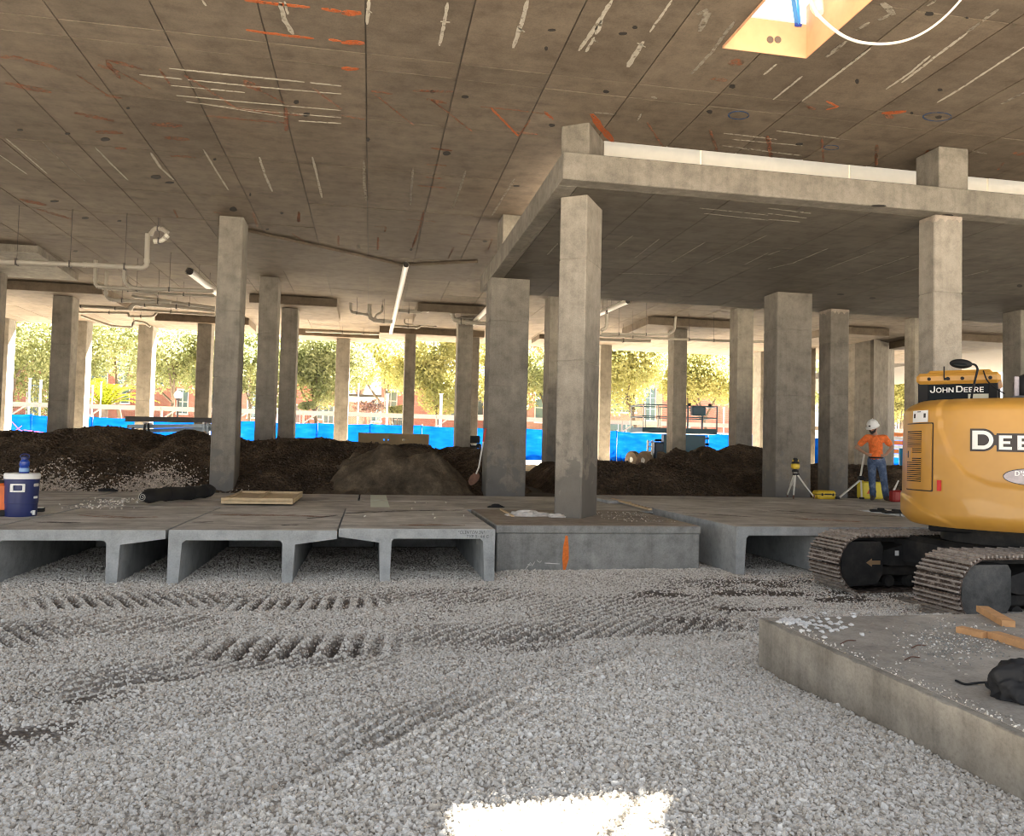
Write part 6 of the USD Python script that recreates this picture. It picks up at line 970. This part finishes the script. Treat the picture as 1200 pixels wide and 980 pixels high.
# --- trees
def leafmat(name, a, b, tr): return mat(name, {'g': ('geometry', {}), 'n': ('noise_texture', {'scale': .55, 'detail': 4.0}), 'r': ('rgb_ramp', {'ramp': [(.32, a), (.68, b)]}), 'wn': ('white_noise_texture', {}), 'rr': ('rgb_ramp', {'ramp': [(0, (.7,) * 3), (1, (1.25,) * 3)]}), 'mm': ('mix_color', {'blend_type': 'multiply', 'fac': 1.0}), 'd': ('diffuse_bsdf', {}), 't': ('translucent_bsdf', {}), 'm': ('mix_closure', {'fac': tr})},
    [('g.position', 'n.vector'), ('n.fac', 'r.fac'), ('g.random_per_island', 'rr.fac'), ('r.color', 'mm.a'), ('rr.color', 'mm.b'), ('mm.result', 'd.color'), ('mm.result', 't.color'), ('d.BSDF', 'm.closure1'), ('t.BSDF', 'm.closure2')], surface='m.closure')
M_LG, M_LY, M_LP = leafmat('oak_leaf', (.33, .37, .17), (.58, .58, .30), .5), leafmat('yellow_leaf', (.44, .44, .17), (.68, .62, .26), .5), leafmat('palm_leaf', (.20, .25, .02), (.42, .40, .03), .5); M_BARK = plain('bark', (.14, .105, .075), .9, var=.3, scale=4)
def leaves(cent, rad, n, size, seed):
    g = np.random.default_rng(seed); out = []
    w = np.array([r[0] * r[1] * r[2] for r in rad]) ** .7; idx = g.choice(len(cent), n, p=w / w.sum()); d = g.normal(size=(n, 3)); d /= np.linalg.norm(d, axis=1)[:, None]; c = np.array(cent)[idx] + d * np.array(rad)[idx] * (g.random((n, 1)) ** .4)
    a = g.normal(size=(n, 3)); a /= np.linalg.norm(a, axis=1)[:, None]; b = np.cross(a, g.normal(size=(n, 3))); b /= np.linalg.norm(b, axis=1)[:, None]; s = size * g.uniform(.6, 1.3, (n, 1))
    v = np.stack([c - a * s, c + b * s * .5, c + a * s, c - b * s * .5], 1).reshape(-1, 3); k = np.arange(n)[:, None] * 4; return v, np.concatenate([k + [0, 1, 2], k + [0, 2, 3]])
def tree(label, px, y, pyc, rpx, m, seed, n=5200, trunk_px=None, blobs=11, flat=.75, forks=4):
    c = ony(px, pyc, y); R = rpx * 1.18 * y / F; g = np.random.default_rng(seed); bx = ony(trunk_px or px, 490, y)[0]; t = thing('tree', label, 'tree', (bx, y, ZG))
    cent = [c + g.normal(size=3) * np.array([.62, .5, .42]) * R * .8 for _ in range(blobs)]; rad = [np.array([1, 1, flat]) * R * g.uniform(.38, .62) for _ in range(blobs)]
    base = np.array([bx, y, ZG]); fork = base + (c - base) * .45 + g.normal(size=3) * .15; ms = [tube([base, base + (fork - base) * .5 + g.normal(size=3) * .12, fork], [R * .05, R * .042, R * .036], 8)]
    for k in range(forks): e = cent[k % blobs] + g.normal(size=3) * .3; mid = fork + (e - fork) * .5 + g.normal(size=3) * R * .10; ms.append(tube([fork, mid, e], [R * .03, R * .02, R * .008], 6))
    obj('trunk', cat(*ms), M_BARK, t); f_ = obj('foliage', leaves(cent, rad, n, .15, seed), m, t, smooth=False); f_.prim.SetCustomDataByKey('kind', 'stuff'); return t
for k, (lb, px, y, pyc, r, m, tp_) in enumerate((('big dark green oak at the left edge beyond the fence', 22, 60, 418, 62, M_LG, 8), ('green oak crown over the palm', 128, 66, 392, 48, M_LG, 150), ('spreading green tree with twin trunks between the beige far columns', 214, 62, 404, 44, M_LG, 196), ('green tree beside the second left column row, its crown cut by the slab', 300, 62, 410, 38, M_LG, 292), ('upright green tree in front of the low brick wing', 368, 58, 428, 43, M_LG, 376), ('yellow green tree over the small red brick block', 440, 64, 424, 40, M_LY, 466), ('branching yellow tree right of the far middle column', 512, 57, 430, 44, M_LY, 508), ('yellow green tree behind the wide flat pier', 590, 62, 430, 42, M_LY, 570), ('pale green tree seen between the patched column and the pier', 648, 60, 440, 38, M_LG, 640), ('yellow green tree right of the patched column', 728, 56, 420, 50, M_LY, 752), ('tall tree behind the scissor lift', 820, 58, 436, 52, M_LY, 835), ('green tree far behind the dark fronted right column', 890, 64, 440, 40, M_LG, 885), ('yellow green tree seen in the slot left of the excavator cab', 1056, 58, 450, 46, M_LY, 1066), ('low tree far right beyond the core wall', 985, 64, 450, 40, M_LG, 980), ('small shrubby tree in front of the brick wall left of the fence', 262, 56, 430, 26, M_LG, 240))):
    tree(lb, px, y, pyc, r, m, 500 + k, trunk_px=tp_, n=17000 if r > 42 else 12000, blobs=17)
for k, (px, pyc, r) in enumerate(((60, 400, 60), (180, 395, 60), (310, 400, 60), (420, 405, 60), (520, 405, 60), (640, 410, 60), (745, 412, 60), (850, 420, 60), (1055, 420, 50))):
    tree(('far pale tree crown above the brick buildings, ' + ('at the left edge', 'over the palm', 'behind the second left row', 'over the small brick block', 'behind the branching tree', 'behind the pier', 'right of the patched column', 'behind the scissor lift', 'beside the excavator cab')[k]), px, 112, pyc, r, M_LG if k % 2 else M_LY, 700 + k, n=7000, blobs=14)
def bush(label, px, py, y, r, m, seed, n=900): c = ony(px, py, y); t = thing('shrub', label, 'shrub', (c[0], y, ZG)); obj('stems', cat(*[tube([(c[0], y, ZG), c + np.array([math.cos(k) * r * .5, math.sin(k) * r * .4, 0])], [.05, .015], 5) for k in range(6)]), M_BARK, t); f_ = obj('foliage', leaves([c, c + [r * .5, 0, .1], c - [r * .5, 0, 0]], [np.array([1, 1, .8]) * r * .6] * 3, n, .10, seed), m, t, smooth=False); f_.prim.SetCustomDataByKey('kind', 'stuff')
bush('bare pinkish brown shrub in front of the small brick block', 432, 478, 54, 1.0, plain('dry_twig', (.42, .26, .18), .9, var=.2), 61); bush('small green shrub at the foot of the low brick wing', 360, 476, 56, .6, M_LG, 62); bush('yellow shrub right of the white pole', 464, 482, 54, .7, M_LY, 63); bush('low bright shrub in the slot beside the excavator', 1052, 478, 54, .8, M_LY, 64)
# --- palm
pc_ = ony(122, 478, 51); pm = thing('palm', 'bright yellow green palm with arching fronds on the left behind the fence', 'palm', (pc_[0], 51, ZG)); obj('trunk', tube([(pc_[0], 51, ZG), (pc_[0] + .05, 51, pc_[2])], [.22, .17], 10), M_BARK, pm); g = np.random.default_rng(12)
for k in range(22):
    az = k / 22 * 2 * math.pi + g.uniform(-.1, .1); el = g.uniform(.55, 1.5); L = g.uniform(2.6, 3.5); d = np.array([math.cos(az), math.sin(az) * .6, 0]); s_ = np.linspace(0, 1, 16); P_ = pc_ + d * (L * math.cos(el) * s_ + .35 * L * s_ ** 2 * .6)[:, None] + np.array([0, 0, 1.0]) * (L * math.sin(el) * s_ - .46 * L * s_ ** 2.4)[:, None]
    tn = np.gradient(P_, axis=0); tn /= np.linalg.norm(tn, axis=1)[:, None]; sd_ = np.cross(tn, [0, 0, 1.0]); sd_ /= np.linalg.norm(sd_, axis=1)[:, None] + 1e-9; ms = [tube(P_, np.linspace(.03, .008, 16), 4)]
    for i_ in range(1, 16):
        for s in (-1, 1):
            ll = .62 * math.sin(math.pi * (.12 + .8 * i_ / 16)); tip = P_[i_] + sd_[i_] * s * ll * .75 + tn[i_] * ll * .6 - np.array([0, 0, .18 * ll]); q_ = tn[i_] * .045; v = np.array([P_[i_] - q_, P_[i_] + q_, tip]); ms.append((v, np.array([[0, 1, 2]]))); 
    obj('frond', cat(*ms), M_LP, pm, smooth=False)
# --- scissor lift
ysl = 31.2; zs = .90; sl_ = thing('scissor_lift', 'dark scissor lift parked behind the column right of the middle, platform lowered', 'lift', (ony(797, 540, ysl)[0], ysl, zs)); X0, X1 = ony(753, 505, ysl)[0], ony(841, 505, ysl)[0]; zd = ony(800, 508, ysl)[2]; zr = ony(800, 475.5, ysl)[2]; M_TEAL = plain('dark_teal_paint', (.006, .055, .095), .45, var=.15); M_GREYP = plain('lift_grey', (.55, .58, .58), .45)
obj('platform', box(X0, X1, ysl, ysl + 1.6, zd, zd + .22, .02), M_TEAL, sl_)
for x in np.linspace(X0 + .03, X1 - .03, 6):
    for y in (ysl + .03, ysl + 1.57): obj('stanchion', box(x - .022, x + .022, y - .022, y + .022, zd + .2, zr), M_TEAL if x > (X0 + X1) / 2 else M_GREYP, sl_, smooth=False)
for y in (ysl + .03, ysl + 1.57):
    for z in (zr, (zd + .2 + zr) / 2): obj('rail', box(X0, X1, y - .022, y + .022, z - .022, z + .022), M_TEAL, sl_, smooth=False)
for x in (X0 + .03, X1 - .03):
    for z in (zr, (zd + .2 + zr) / 2): obj('end_rail', box(x - .022, x + .022, ysl, ysl + 1.6, z - .022, z + .022), M_TEAL, sl_, smooth=False)
a, b = ony(811, 487, ysl - .1), ony(827, 477, ysl - .1); obj('control_box', box(a[0], b[0], ysl - .15, ysl + .1, a[2], b[2], .03), M_TEAL, sl_)
for px in (808, 832): p = ony(px, 474, ysl); obj('beacon', cbox(p[0], ysl, zr + .06, .12, .1, .12, .02), M_RUBBER, sl_)
for k in range(6):
    z0_, z1_ = zs + .62 + k * .13, zs + .62 + (k + 1) * .13
    for y in (ysl + .35, ysl + 1.2): obj('scissor_arm', bar((X0 + 1.0, y, z0_ if k % 2 else z1_), (X1 - .25, y, z1_ if k % 2 else z0_), .07, .09), M_TEAL, sl_, smooth=False)
obj('chassis', box(X0 + .25, X1 - .15, ysl + .15, ysl + 1.45, zs + .28, zs + .68, .03), M_TEAL, sl_); obj('side_tank', box(X0 + .95, X1 - .55, ysl - .02, ysl + .3, zs + .3, zd - .06, .02), M_TEAL, sl_)
obj('engine_cover', box(X0 + .55, X0 + .98, ysl - .02, ysl + .5, zs + .32, zs + 1.18, .05), plain('lift_navy', (.012, .03, .06), .4), sl_); obj('ladder_frame', cat(box(X0 + .22, X0 + .29, ysl, ysl + .07, zs + .2, zs + 1.25), box(X0 + .42, X0 + .49, ysl, ysl + .07, zs + .2, zs + 1.25), *[box(X0 + .28, X0 + .43, ysl, ysl + .05, zs + .35 + k * .2, zs + .40 + k * .2) for k in range(5)]), M_GREYP, sl_, smooth=False)
w_seen = []
for x in (X0 + .10, X0 + .80, X1 - .55):
    for y in (ysl - .05, ysl + 1.45): w_ = obj('wheel', T(lathe([(.12, -.13), (.34, -.13), (.39, -.08), (.39, .08), (.34, .13), (.12, .13)], 24), (x, y, zs + .39), ry=math.pi / 2, rz=.5), plain('dusty_tyre', (.12, .09, .065), .9, var=.3) if x < X0 + 1 and y < ysl + 1 and not w_seen.append(1) and len(w_seen) < 2 else (UsdShade.Material.Get(stage, '/World/Looks/dusty_tyre') if x < X0 + 1 else M_RUBBER), sl_); obj('hub', T(lathe([(0, -.10), (.13, -.10), (.13, .10), (0, .10)], 14), (x, y, zs + .39), ry=math.pi / 2, rz=.5), M_GREYP, w_)
obj('outriggers', box(X0 + .1, X1 - .3, ysl + .6, ysl + .9, zs + .02, zs + .3), M_TEAL, sl_, smooth=False)
# --- parked car whose white roof shows over the fence
c = ony(850, 504, 50); cr = thing('car', 'white parked car whose roof shows above the blue fence on the right', 'car', (c[0], 50, ZG)); bp_ = Polygon([(-2.2, .35), (-2.25, .8), (-1.9, 1.0), (-1.3, 1.1), (-.6, 1.62), (.7, 1.62), (1.5, 1.1), (2.1, 1.0), (2.25, .7), (2.2, .35)]).buffer(.06); v, f = VF(extrude_y(bp_, -.85, .85)); ro = np.array([c[0], 50.6, ZG + .42]); obj('body', (v + ro, f), M_WHITE, cr, smooth=30); v, f = VF(extrude_y(Polygon([(-1.1, 1.12), (-.55, 1.52), (.62, 1.52), (1.25, 1.12)]), -.93, .93)); obj('windows', (v + ro, f), M_GLASSD, cr, smooth=False)
for x in (-1.4, 1.4):
    for y in (-.8, .8): obj('wheel', T(lathe([(0, -.1), (.3, -.1), (.34, 0), (.3, .1), (0, .1)], 18), ro + [x, y, -.08], rx=math.pi / 2), M_RUBBER, cr)
# --- orange barricade and blue drum seen in the slot beside the core wall
yb = 33.0; a, b = ony(1045, 536, yb), ony(1062, 507, yb); bc = thing('barricade', 'orange and white barricade in the slot between core wall and excavator', 'barricade', ((a[0] + b[0]) / 2, yb, .9)); M_ORP = plain('barricade_orange', (.75, .20, .03), .5)
for k in range(6): z0_ = a[2] + (b[2] - a[2]) * k / 6; obj('board', box(a[0] - .3, b[0] + .3, yb, yb + .06, z0_, z0_ + (b[2] - a[2]) / 6 - .02, .004), M_ORP if k % 2 else M_WHITE, bc)
for x in (a[0] - .25, b[0] + .2): obj('leg', box(x, x + .08, yb + .06, yb + .14, .75, b[2] + .1), M_SCAF, bc, smooth=False)
p = (ony(1054.5, 540, 32.3) + [.3, 0, 0]); dm = thing('drum', 'bright blue plastic drum below the orange barricade', 'drum', (p[0], 32.3, .85)); obj('shell', T(lathe([(0, 0), (.27, 0), (.29, .03), (.29, .28), (.30, .30), (.29, .32), (.29, .56), (.30, .58), (.29, .60), (.29, .85), (.26, .88), (0, .88)], 24), (p[0], 32.3, p[2] - .3)), plain('drum_blue', (.01, .25, .55), .4), dm); obj('bung', T(lathe([(0, .88), (.04, .88), (.04, .91), (0, .91)], 10), (p[0] + .1, 32.3, p[2] - .3)), M_WHITE, dm); obj('pallet', cbox(p[0], 32.3, (p[2] - .3 + .85) / 2, .7, .7, max(p[2] - .3 - .85, .04), .01), M_TIM, dm)
